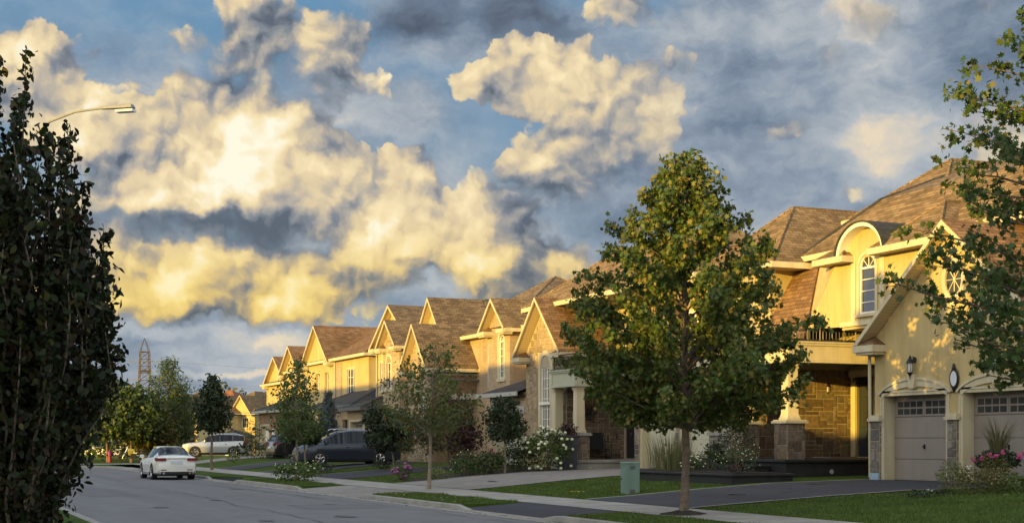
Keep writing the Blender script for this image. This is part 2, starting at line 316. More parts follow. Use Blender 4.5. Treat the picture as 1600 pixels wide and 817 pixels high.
# ---------------------------------------------------------------- mesh helpers
def tag(o, label=None, cat=None, group=None, kind=None):
    for k, v in (('label', label), ('category', cat), ('group', group), ('kind', kind)):
        if v: o[k] = v
    return o
def thing(name, label, cat, loc, rotz=0, group=None):
    e = bpy.data.objects.new(name, None); col.objects.link(e); e.empty_display_size = .2
    e.location = loc; e.rotation_euler = (0, 0, rotz); tag(e, label, cat, group); e['_w'] = 0
    return e
class MB:
    def __init__(s): s.v = []; s.f = []
    def poly(s, pts):
        n = len(s.v); s.v += [tuple(p) for p in pts]; s.f.append(tuple(range(n, n+len(pts)))); return s
    def hexa(s, p):   # 8 points, bottom ring then top ring
        n = len(s.v); s.v += [tuple(q) for q in p]
        s.f += [(n+3, n+2, n+1, n), (n+4, n+5, n+6, n+7), (n, n+1, n+5, n+4), (n+1, n+2, n+6, n+5), (n+2, n+3, n+7, n+6), (n+3, n, n+4, n+7)]; return s
    def box(s, x0, x1, y0, y1, z0, z1, tx=0, ty=0):
        if x0 > x1: x0, x1 = x1, x0
        if y0 > y1: y0, y1 = y1, y0
        return s.hexa([(x0, y0, z0), (x1, y0, z0), (x1, y1, z0), (x0, y1, z0), (x0+tx, y0+ty, z1), (x1-tx, y0+ty, z1), (x1-tx, y1-ty, z1), (x0+tx, y1-ty, z1)])
    def extrude(s, poly, vec):   # poly list of 3d points, extruded along vec, closed
        n = len(s.v); k = len(poly); s.v += [tuple(p) for p in poly] + [tuple(Vector(p)+Vector(vec)) for p in poly]
        s.f.append(tuple(reversed(range(n, n+k)))); s.f.append(tuple(range(n+k, n+2*k)))
        for i in range(k): j = (i+1) % k; s.f.append((n+i, n+j, n+k+j, n+k+i))
        return s
    def tube(s, pts, rad, seg=8, cap=True):
        pts = [Vector(p) for p in pts]
        if not hasattr(rad, '__len__'): rad = [rad]*len(pts)
        n0 = len(s.v); up = Vector((0, 0, 1))
        for i, p in enumerate(pts):
            d = (pts[min(i+1, len(pts)-1)]-pts[max(i-1, 0)]).normalized()
            a = d.cross(up) if abs(d.z) < .95 else d.cross(Vector((1, 0, 0))); a.normalize(); b = d.cross(a)
            for k in range(seg):
                t = 2*math.pi*k/seg; s.v.append(tuple(p+(a*math.cos(t)+b*math.sin(t))*rad[i]))
        for i in range(len(pts)-1):
            for k in range(seg):
                j = (k+1) % seg; s.f.append((n0+i*seg+k, n0+i*seg+j, n0+(i+1)*seg+j, n0+(i+1)*seg+k))
        if cap: s.f.append(tuple(range(n0, n0+seg))); s.f.append(tuple(reversed(range(n0+(len(pts)-1)*seg, n0+len(pts)*seg))))
        return s
    def lathe(s, c, prof, seg=16, axis='z'):
        n0 = len(s.v); cx, cy, cz = c
        for (r, h) in prof:
            for k in range(seg):
                t = 2*math.pi*k/seg; a, b = r*math.cos(t), r*math.sin(t)
                s.v.append({'z': (cx+a, cy+b, cz+h), 'y': (cx+a, cy+h, cz+b), 'x': (cx+h, cy+a, cz+b)}[axis])
        for i in range(len(prof)-1):
            for k in range(seg):
                j = (k+1) % seg; s.f.append((n0+i*seg+k, n0+i*seg+j, n0+(i+1)*seg+j, n0+(i+1)*seg+k))
        s.f.append(tuple(range(n0, n0+seg))); s.f.append(tuple(reversed(range(n0+(len(prof)-1)*seg, n0+len(prof)*seg)))); return s
    def build(s, name, mat, parent=None, smooth=False, local=False, bevel=0):
        me = bpy.data.meshes.new(name); me.from_pydata(s.v, [], s.f)
        uv = me.uv_layers.new(name='UVMap')
        me.materials.append(mat)
        vs = me.vertices
        uvd = np.zeros(len(me.loops)*2)
        for p in me.polygons:
            n = p.normal
            if abs(n.z) > .98: t = Vector((1, 0, 0)); b = Vector((0, 1, 0))
            else:
                t = Vector((-n.y, n.x, 0)).normalized(); b = n.cross(t)
            for li in p.loop_indices:
                co = vs[me.loops[li].vertex_index].co; uvd[li*2] = co.dot(t); uvd[li*2+1] = co.dot(b)
        uv.data.foreach_set('uv', uvd)
        if smooth: me.polygons.foreach_set('use_smooth', [True]*len(me.polygons))
        o = bpy.data.objects.new(name, me); col.objects.link(o)
        if parent is not None: attach(o, parent, local)
        if bevel:
            b = o.modifiers.new('bevel', 'BEVEL'); b.width = bevel; b.segments = 2; b.limit_method = 'ANGLE'
        return o
def attach(o, parent, local=False):
    o.parent = parent
    if not local:   # geometry given in world coordinates
        root = parent
        Mx = Matrix.Identity(4)
        chain = []
        while root is not None: chain.append(root); root = root.parent
        base = chain[-1]
        if parent is base: Mx = Matrix.Translation(base.location) @ base.rotation_euler.to_matrix().to_4x4(); o.matrix_parent_inverse = Mx.inverted()
    return o
def copy_thing(root, loc, rotz, name=None, label=None, group=None, scale=1):
    def cp(o, par):
        c = o.copy(); col.objects.link(c)
        if par is not None: c.parent = par; c.matrix_parent_inverse = o.matrix_parent_inverse.copy()
        for ch in [x for x in bpy.data.objects if x.parent is o]: cp(ch, c)
        return c
    c = cp(root, None); c.location = loc; c.rotation_euler = (0, 0, rotz); c.scale = (scale,)*3
    if label: c['label'] = label
    if group: c['group'] = group
    return c
def structure(o): o['kind'] = 'structure'; return o
random.seed(7); rng = np.random.default_rng(7)

# ---------------------------------------------------------------- ground
KR, KL = 12.36, 3.46         # kerb faces right and left
ZP = [(12.5, .13), (14.2, .15), (15.9, .18), (17, .25), (19, .41), (21, .54), (24, .63), (27, .68), (60, .8), (120, .3), (400, -1)]
def zp(t):
    if t <= ZP[0][0]: return ZP[0][1]
    for (a, b), (c, d) in zip(ZP, ZP[1:]):
        if t <= c: return b+(d-b)*(t-a)/(c-a)
    return ZP[-1][1]
def strip(mb, T0, T1, slo, shi, dz=0, z=zp, n=None):
    Ts = sorted({T0, T1} | {t for t, _ in ZP if T0 < t < T1} | set(np.linspace(T0, T1, (n or 2))))
    f = lambda g, t: g(t) if callable(g) else g
    for a, b in zip(Ts, Ts[1:]):
        mb.poly([(a, f(slo, a), z(a)+dz), (b, f(slo, b), z(b)+dz), (b, f(shi, b), z(b)+dz), (a, f(shi, a), z(a)+dz)])
    return mb
m = MB(); m.poly([(-3000, -3000, -1.2), (3000, -3000, -1.2), (3000, 4000, -1.2), (-3000, 4000, -1.2)]); structure(m.build('ground', earth_m))
# road: straight run, then it turns left beyond s = 88
m = MB()
for a in range(-40, 88, 4): m.poly([(KL, a, 0), (KR, a, 0), (KR, a+4, 0), (KL, a+4, 0)])
arc = [(KR-9+9.03*math.cos(t), 88+9.03*math.sin(t), 0) for t in np.linspace(0, math.pi/2, 30)]
m.poly([(KL, 88, 0), (KR, 88, 0)] + arc[1:] + [(-120, 97, 0), (-120, 88, 0)]); structure(m.build('road', road_m))
m = MB(); m.poly([(-140, 60, -.03), (14, 60, -.03), (14, 101, -.03), (-140, 101, -.03)]); structure(m.build('ground', kerbm))
# right-hand lawns (one graded sheet), pavement and drives lie on it
drops = [(26.3, 32.0), (39.3, 47.3), (56.4, 62.6), (72, 78), (84, 88)]
m = MB(); strip(m, 14.2, 60, -40, 96, 0); strip(m, 60, 400, -40, 96, 0)
edges = [-40] + [v for d in drops[:4] for v in d] + [84]
for a, b in zip(edges[::2], edges[1::2]): strip(m, 12.53, 14.2, a, b, 0)
tt = [(-120, 97.2), (3.36, 97.2)]
m.poly([(-120, 97.3, .12), (3.4, 97.3, .12), (12.53, 96, .13), (14.2, 96, .15), (24, 96, .6), (60, 96, .78), (120, 96, .3), (300, 400, -1.1), (-300, 400, -1.1), (-120, 120, .12)])
def oc_(t): return (12.54, 88+9.3*math.tan(t), .13) if t < math.pi/4 else (3.36+9.18/math.tan(t), 97.3, .13)
ts_ = np.linspace(0, math.pi/2, 13)
for a_, b_ in zip(ts_, ts_[1:]): m.poly([(3.36+9.16*math.cos(a_), 88+9.16*math.sin(a_), .13), oc_(a_), oc_(b_), (3.36+9.16*math.cos(b_), 88+9.16*math.sin(b_), .13)])
structure(m.build('lawn', lawn_m))
m = MB()
for a in range(-40, 88, 8): m.poly([(-30, a, .14), (KL-.17, a, .13), (KL-.17, a+8, .13), (-30, a+8, .14)])
structure(m.build('lawn', lawn_m))
# kerbs with dropped crossings
drops = [(26.3, 32.0), (39.3, 47.3), (56.4, 62.6), (72, 78), (84, 88)]
def kh(s_):
    h = .13
    for a, b in drops:
        if a <= s_ <= b: h = min(h, max(.035, .13-min(s_-a, b-s_)/.8*.095))
    return h
def kerb(face, side, s0, s1, hf, name='kerb'):
    m = MB(); ss = np.arange(s0, s1+.01, .2)
    for i in range(len(ss)-1):
        a, b = ss[i], ss[i+1]-(.012 if i % 15 == 14 else 0)
        ha, hb = hf(a), hf(b)
        pr = lambda s_, h: [(face, s_, -.05), (face+side*.03, s_, h-.015), (face+side*.05, s_, h), (face+side*.172, s_, h), (face+side*.172, s_, -.05)]
        A, B = pr(a, ha), pr(b, hb)
        for k in range(4): m.poly([A[k], B[k], B[k+1], A[k+1]] if side < 0 else [A[k+1], B[k+1], B[k], A[k]])
        m.poly([(face-side*.30, a, .006), (face, a, .012), (face, b, .012), (face-side*.30, b, .006)] if side > 0 else [(face, a, .012), (face-side*.30, a, .006), (face-side*.30, b, .006), (face, b, .012)])
    return structure(m.build(name, kerbm))
kerb(KR, 1, -30, 88, kh); kerb(KL, -1, -30, 88, lambda s_: .13)
m = MB(); th = np.linspace(0, math.pi/2, 14)
for a, b in zip(th, th[1:]):
    pr = lambda t: [(KR-9+(9+o_)*math.cos(t), 88+(9+o_)*math.sin(t), z_) for o_, z_ in ((0, -.05), (.03, .115), (.05, .13), (.172, .13), (.172, 0))]
    A, B = pr(a), pr(b)
    for k in range(4): m.poly([A[k+1], B[k+1], B[k], A[k]])
m.box(-120, 3.36, 97.0, 97.17, -.02, .13); structure(m.build('kerb', kerbm))
# gravel-dark seam along the right gutter, a crack line with grit
m = MB()
for i in range(260):
    s_ = random.uniform(20, 90); t_ = KR-.02-abs(random.gauss(0, .05)); w_ = random.uniform(.01, .05); l_ = random.uniform(.03, .35)
    m.poly([(t_-w_, s_, .016), (t_, s_-l_*.2, .016), (t_, s_+l_, .016), (t_-w_*.6, s_+l_*.8, .016)])
o = m.build('gutter_grit', soil); tag(o, kind='stuff')
m = MB()
for (t0, t1, s0_, s1_) in ((9.2, 11.2, 33.5, 36.2), (5.2, 6.8, 44, 52)): m.poly([(t0, s0_, .005), (t1, s0_+.1, .005), (t1+.05, s1_, .005), (t0+.05, s1_-.12, .005)])
structure(m.build('road_patch', asphalt('patched_asphalt', (.145, .145, .15), .08)))
m = MB(); rc = random.Random(8)
for (t0, s0_, dt, ds, n_) in ((11.6, 22, -.012, .5, 60), (7.9, 20, .004, .55, 90), (10.3, 27, -.22, .08, 26), (8.2, 38, .2, .12, 18), (9.6, 46, -.2, .1, 24), (11.2, 40, -.01, .5, 44)):
    t_, q_ = t0, s0_
    for _ in range(n_):
        t2, q2 = t_+dt+rc.gauss(0, .05), q_+ds+rc.gauss(0, .05); w_ = rc.uniform(.006, .018); m.poly([(t_-w_, q_, .009), (t_+w_, q_+.004, .009), (t2+w_, q2+.004, .009), (t2-w_, q2, .009)]); t_, q_ = t2, q2
structure(m.build('road_cracks', P('tar', (.03, .03, .032), .6)))
# pavement slabs
m = MB(); a = -40.0
while a < 96:
    strip(m, 14.2, 15.9, a+.01, a+1.49, .012); a += 1.5
structure(m.build('pavement', concrete))
m = MB(); m.box(-1.2, .5, -40, 88, .1, .15); structure(m.build('pavement', concrete))
m = MB(); m.poly([(2, 97.3, .15), (14.2, 96.2, .165), (15.9, 96.2, .185), (16, 98.2, .19), (2, 99.2, .16)]); structure(m.build('pavement', concrete))
# aprons and driveways
def drive(name, mat, lo, hi, T1=24, edge=None, apron=True, dz=.02, em=None):
    m = MB(); strip(m, 15.91, T1, lo, hi, dz); structure(m.build(name, mat))
    if apron:
        m = MB(); zz = lambda t: .035+(zp(14.2)-.035)*(t-12.5)/1.7
        dq = min(drops, key=lambda d: abs(d[0]+d[1]-lo(15.9)-hi(15.9))); flo = lambda t: dq[0]+(lo(15.9)-dq[0])*(t-12.5)/1.7; fhi = lambda t: dq[1]+(hi(15.9)-dq[1])*(t-12.5)/1.7
        strip(m, 12.5, 14.19, flo, fhi, .004, z=zz)
        g_ = MB()
        for aa, bb in ((dq[0], flo), (dq[1], fhi)): g_.poly([(12.5, aa, .128), (14.2, aa, .148), (14.2, bb(14.2), .148), (12.54, aa, .128)]); g_.poly([(12.5, aa, .128), (12.5, aa, 0), (14.2, bb(14.2), 0), (14.2, bb(14.2), .148)])
        structure(g_.build('lawn', lawn_m)); structure(m.build('driveway_apron', mat))
    m = MB()
    strip(m, 15.91, T1, lambda t: hi(t)+.002, lambda t: hi(t)+.14, dz+.006)
    if edge: strip(m, 15.91, T1, lambda t: lo(t)-.14, lambda t: lo(t), dz+.006)
    structure(m.build('driveway_edging', concrete))
lerp = lambda t0, s0, t1, s1: (lambda t: s0+(s1-s0)*min(1, max(0, (t-t0)/(t1-t0))))
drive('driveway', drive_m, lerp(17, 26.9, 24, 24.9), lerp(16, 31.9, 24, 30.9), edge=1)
drive('driveway', paver, lerp(16, 40.0, 24, 40.4), lerp(16, 47.0, 24, 46.8), 25.4)
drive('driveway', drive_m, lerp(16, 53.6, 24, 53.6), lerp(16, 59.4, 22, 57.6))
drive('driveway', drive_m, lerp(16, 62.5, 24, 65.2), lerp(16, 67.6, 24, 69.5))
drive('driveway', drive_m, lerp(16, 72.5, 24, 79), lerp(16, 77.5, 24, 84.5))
drive('driveway', paver, lerp(16, 88, 24, 96), lerp(16, 92.5, 24, 102), apron=False)

# ---------------------------------------------------------------- house kit
def fp(face, P0, a, b, d):
    """point on a facade: face 'w' looks to -X (plane x = P0, a along Y); face 's' looks to -Y (plane y = P0, a along X); d is depth inward"""
    return (P0+d, a, b) if face == 'w' else (a, P0+d, b)
def fbox(m, face, P0, a0, a1, b0, b1, d0, d1):
    if face == 'w': return m.box(P0+d0, P0+d1, a0, a1, b0, b1)
    return m.box(a0, a1, P0+d0, P0+d1, b0, b1)
def quadf(m, face, P0, a0, a1, b0, b1, d=0):
    q = [fp(face, P0, a0, b0, d), fp(face, P0, a0, b1, d), fp(face, P0, a1, b1, d), fp(face, P0, a1, b0, d)]
    if face == 's': q.reverse()
    m.poly(q)
def facade(m, face, P0, a0, a1, b0, b1, openings=(), depth=.25):
    A = sorted({a0, a1} | {v for o in openings for v in o[:2]}); B = sorted({b0, b1} | {v for o in openings for v in o[2:4]})
    A = [v for v in A if a0 <= v <= a1]; B = [v for v in B if b0 <= v <= b1]
    for i in range(len(A)-1):
        for j in range(len(B)-1):
            ca, cb = (A[i]+A[i+1])/2, (B[j]+B[j+1])/2
            if any(o[0] < ca < o[1] and o[2] < cb < o[3] for o in openings): continue
            quadf(m, face, P0, A[i], A[i+1], B[j], B[j+1])
    for (p, q, r, s_) in openings:
        for (u0, v0, u1, v1) in ((p, r, p, s_), (q, s_, q, r), (p, s_, q, s_), (q, r, p, r)):
            m.poly([fp(face, P0, u0, v0, 0), fp(face, P0, u1, v1, 0), fp(face, P0, u1, v1, depth), fp(face, P0, u0, v0, depth)])
    return m
def ashlar(H, name, face, P0, a0, a1, b0, b1, holes=(), mat=None, cell=.105, proud=.016, gap=.011, seed=1):
    rr = random.Random(seed); na, nb = max(1, round((a1-a0)/cell)), max(1, round((b1-b0)/cell))
    ca, cb = (a1-a0)/na, (b1-b0)/nb; used = [[False]*nb for _ in range(na)]
    for i in range(na):
        for j in range(nb):
            x, y = a0+(i+.5)*ca, b0+(j+.5)*cb
            if any(h[0] < x < h[1] and h[2] < y < h[3] for h in holes): used[i][j] = True
    m = MB()
    for j in range(nb):
        for i in range(na):
            if used[i][j]: continue
            h_ = rr.choice([1, 2, 2, 2, 3, 3]); w_ = rr.choice([1, 2, 3, 3, 4, 4, 5]) if h_ > 1 else rr.choice([2, 3, 4])
            w = 0
            while w < w_ and i+w < na and not used[i+w][j]: w += 1
            h = 1
            while h < h_ and j+h < nb and not any(used[i+k][j+h] for k in range(w)): h += 1
            for k in range(w):
                for l in range(h): used[i+k][j+l] = True
            x0, x1, y0, y1 = a0+i*ca+gap, a0+(i+w)*ca-gap, b0+j*cb+gap, b0+(j+h)*cb-gap
            g = proud*rr.uniform(.6, 1.25); c = .008
            n = len(m.v)
            m.v += [fp(face, P0, x, y, 0) for x, y in ((x0, y0), (x1, y0), (x1, y1), (x0, y1))]
            m.v += [fp(face, P0, x+rr.uniform(-.004, .004), y+rr.uniform(-.004, .004), -g) for x, y in ((x0+c, y0+c), (x1-c, y0+c), (x1-c, y1-c), (x0+c, y1-c))]
            fs = [(4, 5, 6, 7), (0, 1, 5, 4), (1, 2, 6, 5), (2, 3, 7, 6), (3, 0, 4, 7)]
            if face == 'w': fs = [tuple(reversed(q)) for q in fs]
            m.f += [tuple(n+q for q in ff) for ff in fs]
    return m.build(name, mat or stone, H)
def window(H, face, P0, a0, a1, b0, b1, depth=.1, cols=2, rows=3, arch=0, trim=.1, tmat=None, gmat=None, sill=True, fw=.05, mull=None, lab=None):
    """frame with muntins standing in a reveal, pane behind as a sub-part; arch = rise of the arched head"""
    m = MB(); d = depth
    fbox(m, face, P0, a0, a0+fw, b0, b1, d-.05, d+.01); fbox(m, face, P0, a1-fw, a1, b0, b1, d-.05, d+.01)
    fbox(m, face, P0, a0+fw, a1-fw, b0, b0+fw, d-.05, d+.01)
    if not arch: fbox(m, face, P0, a0+fw, a1-fw, b1-fw, b1, d-.05, d+.01)
    for i in range(1, cols):
        a = a0+(a1-a0)*i/cols; w = .035 if mull and i in mull else .014
        fbox(m, face, P0, a-w, a+w, b0+fw, b1, d-.03, d+.012)
    for j in range(1, rows):
        b = b0+(b1-b0)*j/rows; fbox(m, face, P0, a0+fw, a1-fw, b-.012, b+.012, d-.028, d+.014)
    ac, ra = (a0+a1)/2, (a1-a0)/2
    if arch:
        fbox(m, face, P0, a0+fw, a1-fw, b1-.03, b1+.03, d-.045, d+.016)
        arcband(m, face, P0, ac, b1, ra-fw, arch-fw, ra, arch, d-.05, d+.01)
        for t in (-.5, 0, .5):
            p = fp(face, P0, ac, b1, d-.01); q = fp(face, P0, ac+ra*math.sin(t*1.6)*.95, b1+arch*math.cos(t*1.6)*.95, d-.01)
            m.tube([p, q], .012, 4)
    w = m.build('window', white, H)
    if lab: w['label'] = lab
    g = MB(); quadf(g, face, P0, a0, a1, b0, b1, d)
    if arch:
        pts = [fp(face, P0, ac+ra*math.cos(t), b1+arch*math.sin(t), d) for t in np.linspace(0, math.pi, 15)]; g.poly(pts if face == 's' else pts[::-1])
    g = g.build('pane', gmat or glass); g.parent = w
    if trim:
        t = MB(); e = trim
        fbox(t, face, P0, a0-e, a0, b0-e*.3, b1, -.03, .04); fbox(t, face, P0, a1, a1+e, b0-e*.3, b1, -.03, .04)
        if arch: arcband(t, face, P0, ac, b1, ra, arch, ra+e, arch+e, -.035, .04)
        else: fbox(t, face, P0, a0-e, a1+e, b1, b1+e, -.032, .04)
        if sill: fbox(t, face, P0, a0-e*1.3, a1+e*1.3, b0-e*.9, b0-.001, -.075, .04)
        t = t.build('window_trim', tmat or cream); t.parent = w
    return w
def arcband(m, face, P0, ac, bc, ra, rb, Ra, Rb, d0, d1, t0=0, t1=math.pi, n=16):
    th = np.linspace(t0, t1, n)
    for a, b in zip(th, th[1:]):
        pts = []
        for d in (d0, d1):
            pts += [fp(face, P0, ac+ra*math.cos(a), bc+rb*math.sin(a), d), fp(face, P0, ac+Ra*math.cos(a), bc+Rb*math.sin(a), d),
                    fp(face, P0, ac+Ra*math.cos(b), bc+Rb*math.sin(b), d), fp(face, P0, ac+ra*math.cos(b), bc+rb*math.sin(b), d)]
        m.hexa(pts)
    return m
def wingbox(H, mat, T0, T1, s0, s1, z0, z1, front=(), side=(), name='wall', depth=.12, skip=''):
    m = MB(); facade(m, 'w', T0, s0, s1, z0, z1, front, depth); facade(m, 's', s0, T0, T1, z0, z1, side, depth)
    if 'f' not in skip: m.poly([(T0, s1, z0), (T1, s1, z0), (T1, s1, z1), (T0, s1, z1)])
    m.poly([(T1, s0, z0), (T1, s0, z1), (T1, s1, z1), (T1, s1, z0)])
    return m.build(name, mat, H)
def gable(H, T0, T1, s0, s1, ze, zr, oh=.35, of=.4, rmat=None, wmat=None, returns=True, wallT=None, trim=None, pitch_drop=True):
    """gable wing, ridge along X. s0..s1 and ze are at the wall; roof overhangs oh on the sides and of in front"""
    sc_ = (s0+s1)/2; hr = (s1-s0)/2; p = (zr-ze)/hr; th_ = .16
    zo = ze-p*oh; Tf = T0-of
    n = len; R_ = MB(); S_ = MB(); B_ = MB()
    for sg in (-1, 1):
        e = sc_+sg*(hr+oh)
        up = [(Tf, e, zo+th_), (T1, e, zo+th_), (T1, sc_, zr+th_), (Tf, sc_, zr+th_)]
        dn = [(x, y, z-.07) for x, y, z in up]
        if sg > 0: up.reverse(); dn.reverse()
        R_.hexa(dn+up) if sg > 0 else R_.hexa(dn+up)
        so = [(Tf+.06, e, zo+.02), (T1, e, zo+.02), (T1, sc_, zr+.02), (Tf+.06, sc_, zr+.02)]
        S_.poly(so if sg > 0 else so[::-1])
        # rake board
        a = [(Tf-.02, e, zo-.01), (Tf-.02, sc_, zr-.01), (Tf-.02, sc_, zr+.13), (Tf-.02, e, zo+.13)]
        B_.extrude(a if sg > 0 else a[::-1], (.06, 0, 0))
        # eave fascia
        B_.box(Tf+.05, T1, e-.02 if sg > 0 else e-.05, e+.05 if sg > 0 else e+.02, zo-.06, zo+.1)
    o = R_.build('roof', rmat or shing_a, H); s2 = S_.build('soffit', soffit); s2.parent = o
    b = B_.build('fascia', trim or cream); b.parent = o
    if returns:
        for sg in (-1, 1):
            m = MB(); r = MB(); e = sc_+sg*(hr+oh+.02); i_ = e-sg*.85
            m.box(Tf-.04, T0+.02, min(e, i_), max(e, i_), zo-.10, zo+.08); m.box(Tf+.02, T0+.01, min(e-sg*.06, i_+sg*.06), max(e-sg*.06, i_+sg*.06), zo-.17, zo-.10)
            a, b2 = min(e, i_), max(e, i_)
            r.poly([(Tf-.04, a, zo+.082), (Tf-.04, b2, zo+.082), (T0, (a+b2)/2+sg*.1, zo+.36)]); r.poly([(T0, b2, zo+.082), (T0, (a+b2)/2+sg*.1, zo+.36), (Tf-.04, b2, zo+.082)]); r.poly([(T0, a, zo+.082), (Tf-.04, a, zo+.082), (T0, (a+b2)/2+sg*.1, zo+.36)])
            m.build('eave_return', trim or cream).parent = o; r.build('return_roof', rmat or shing_a).parent = o
    if wmat:
        g = MB(); g.poly([(T0, s0, ze), (T0, sc_, zr), (T0, s1, ze)]); g.build('gable_wall', wmat, H)
    return o
def hip(H, T0, T1, s0, s1, ze, pitch, rmat=None, oh=0, zmax=None, fas=None, th_=.16, soff=True):
    """hip roof over a rectangle given at the eave edge"""
    w, l = T1-T0, s1-s0; a = min(w, l)/2; zr = ze+a*pitch
    if w <= l: r0, r1 = ((T0+T1)/2, s0+a, zr), ((T0+T1)/2, s1-a, zr)
    else: r0, r1 = (T0+a, (s0+s1)/2, zr), (T1-a, (s0+s1)/2, zr)
    A, B, C_, D = (T0, s0, ze), (T1, s0, ze), (T1, s1, ze), (T0, s1, ze)
    m = MB()
    if w <= l: m.poly([A, B, r0]); m.poly([B, C_, r1, r0]); m.poly([C_, D, r1]); m.poly([D, A, r0, r1])
    else: m.poly([A, B, r1, r0]); m.poly([B, C_, r1]); m.poly([C_, D, r0, r1]); m.poly([D, A, r0])
    o = m.build('roof', rmat or shing_a, H)
    f = MB()
    for x0, x1, y0, y1 in ((T0-.07, T0, s0-.07, s1+.07), (T1, T1+.07, s0-.07, s1+.07), (T0, T1, s0-.07, s0), (T0, T1, s1, s1+.07)): f.box(x0, x1, y0, y1, ze-.17, ze+.01)
    f.build('gutter', fas or cream).parent = o
    if soff:
        q = MB(); q.poly([(T0, s0, ze-.15), (T0, s1, ze-.15), (T1, s1, ze-.15), (T1, s0, ze-.15)]); q.build('soffit', soffit).parent = o
    # ridge cap strip
    cpm = MB()
    for p_, q_ in ((r0, r1), (A, r0), (D, r1 if w <= l else r0), (B, r0 if w <= l else r1), (C_, r1)):
        cpm.tube([Vector(p_)+Vector((0, 0, -.01)), Vector(q_)+Vector((0, 0, -.01))], .055, 5)
    cpm.build('ridge_cap', rmat or shing_a).parent = o
    return o
def garage_door(H, T, s0, s1, z0, z1, mat, depth=.3, winrows=2, groups=2, per=4, style='sq', trimm=None, wz=None):
    m = MB(); x = T+depth; n = 4; hh = (z1-z0)/n
    for k in range(n): m.box(x, x+.05, s0, s1, z0+k*hh+.012, z0+(k+1)*hh-.004)
    m.box(x+.03, x+.06, s0, s1, z0, z1)
    if style == 'board':
        k = s0+.06
        while k < s1-.05: m.box(x-.008, x, k, k+.012, z0+.02, z0+3*hh-.02); k += .13
    d = m.build('garage_door', mat, H)
    g = MB(); f = MB(); wt = z1-.13; wb = wt-(.19*winrows) if not wz else wz
    gw = (s1-s0-.2)/groups
    rh = (wt-wb)/winrows
    for q in range(groups):
        a = s0+.1+q*gw; g = MB(); f = MB()
        f.box(x-.014, x-.002, a+.02, a+gw-.02, wb-.03, wt+.03)
        for i in range(per):
            for j in range(winrows):
                pw = (gw-.09)/per; g.box(x-.019, x-.0145, a+.05+i*pw+.018, a+.05+(i+1)*pw-.018, wb+j*rh+.02, wb+(j+1)*rh-.02)
        f = f.build('window', white if style == 'white' else mat); f.parent = d
        g.build('window_panes', glass).parent = d
    hd = MB(); c = (s0+s1)/2; hz = z0+.88
    hd.box(x-.03, x-.002, c-.02, c+.02, hz-.05, hz+.07); hd.tube([(x-.05, c-.05, hz+.02), (x-.05, c+.05, hz)], .012, 6); hd.tube([(x-.05, c, hz+.01), (x-.01, c, hz+.01)], .012, 6)
    hd.build('handle', iron).parent = d
    t = MB(); e = .13
    t.box(T-.03, T+depth+.02, s0-e, s0, z0, z1+e); t.box(T-.03, T+depth+.02, s1, s1+e, z0, z1+e); t.box(T-.03, T+depth+.018, s0, s1, z1, z1+e)
    t.box(T-.05, T-.03, s0-e, s0-e+.05, z0, z1+e); t.box(T-.05, T-.03, s1+e-.05, s1+e, z0, z1+e); t.box(T-.05, T-.03, s0-e+.05, s1+e-.05, z1+e-.05, z1+e)
    t.build('door_frame', trimm or cream, H)
    return d
def lantern(H, x, y, z, s_=1.0, name='wall_lantern', off=.16, label=None):
    m = MB(); c = (x-off, y, z)
    m.lathe((x-off, y, z), [(0.0, -.24*s_), (.008*s_, -.22*s_), (.012*s_, -.16*s_), (.06*s_, -.10*s_), (.066*s_, -.09*s_)], 8)
    m.lathe((x-off, y, z), [(.066*s_, .10*s_), (.085*s_, .10*s_), (.05*s_, .17*s_), (.02*s_, .22*s_), (.012*s_, .25*s_), (0, .27*s_)], 8)
    for k in range(6):
        t = k*math.pi/3; m.tube([(c[0]+.062*s_*math.cos(t), c[1]+.062*s_*math.sin(t), z-.09*s_), (c[0]+.062*s_*math.cos(t), c[1]+.062*s_*math.sin(t), z+.10*s_)], .005, 4)
    m.tube([(x, y, z+.17*s_), (x-.06, y, z+.24*s_), (x-off+.03, y, z+.22*s_), (x-off, y, z+.17*s_)], .012, 6); m.lathe((x-.03, y, z+.17*s_), [(.06*s_, 0), (.06*s_, .028)], 10, 'x')
    o = m.build(name, iron, H)
    if label: o['label'] = label
    g = MB(); g.lathe(c, [(.05*s_, -.09*s_), (.055*s_, 0), (.05*s_, .10*s_)], 8); g.build('lamp_glass', clearlens).parent = o
    return o
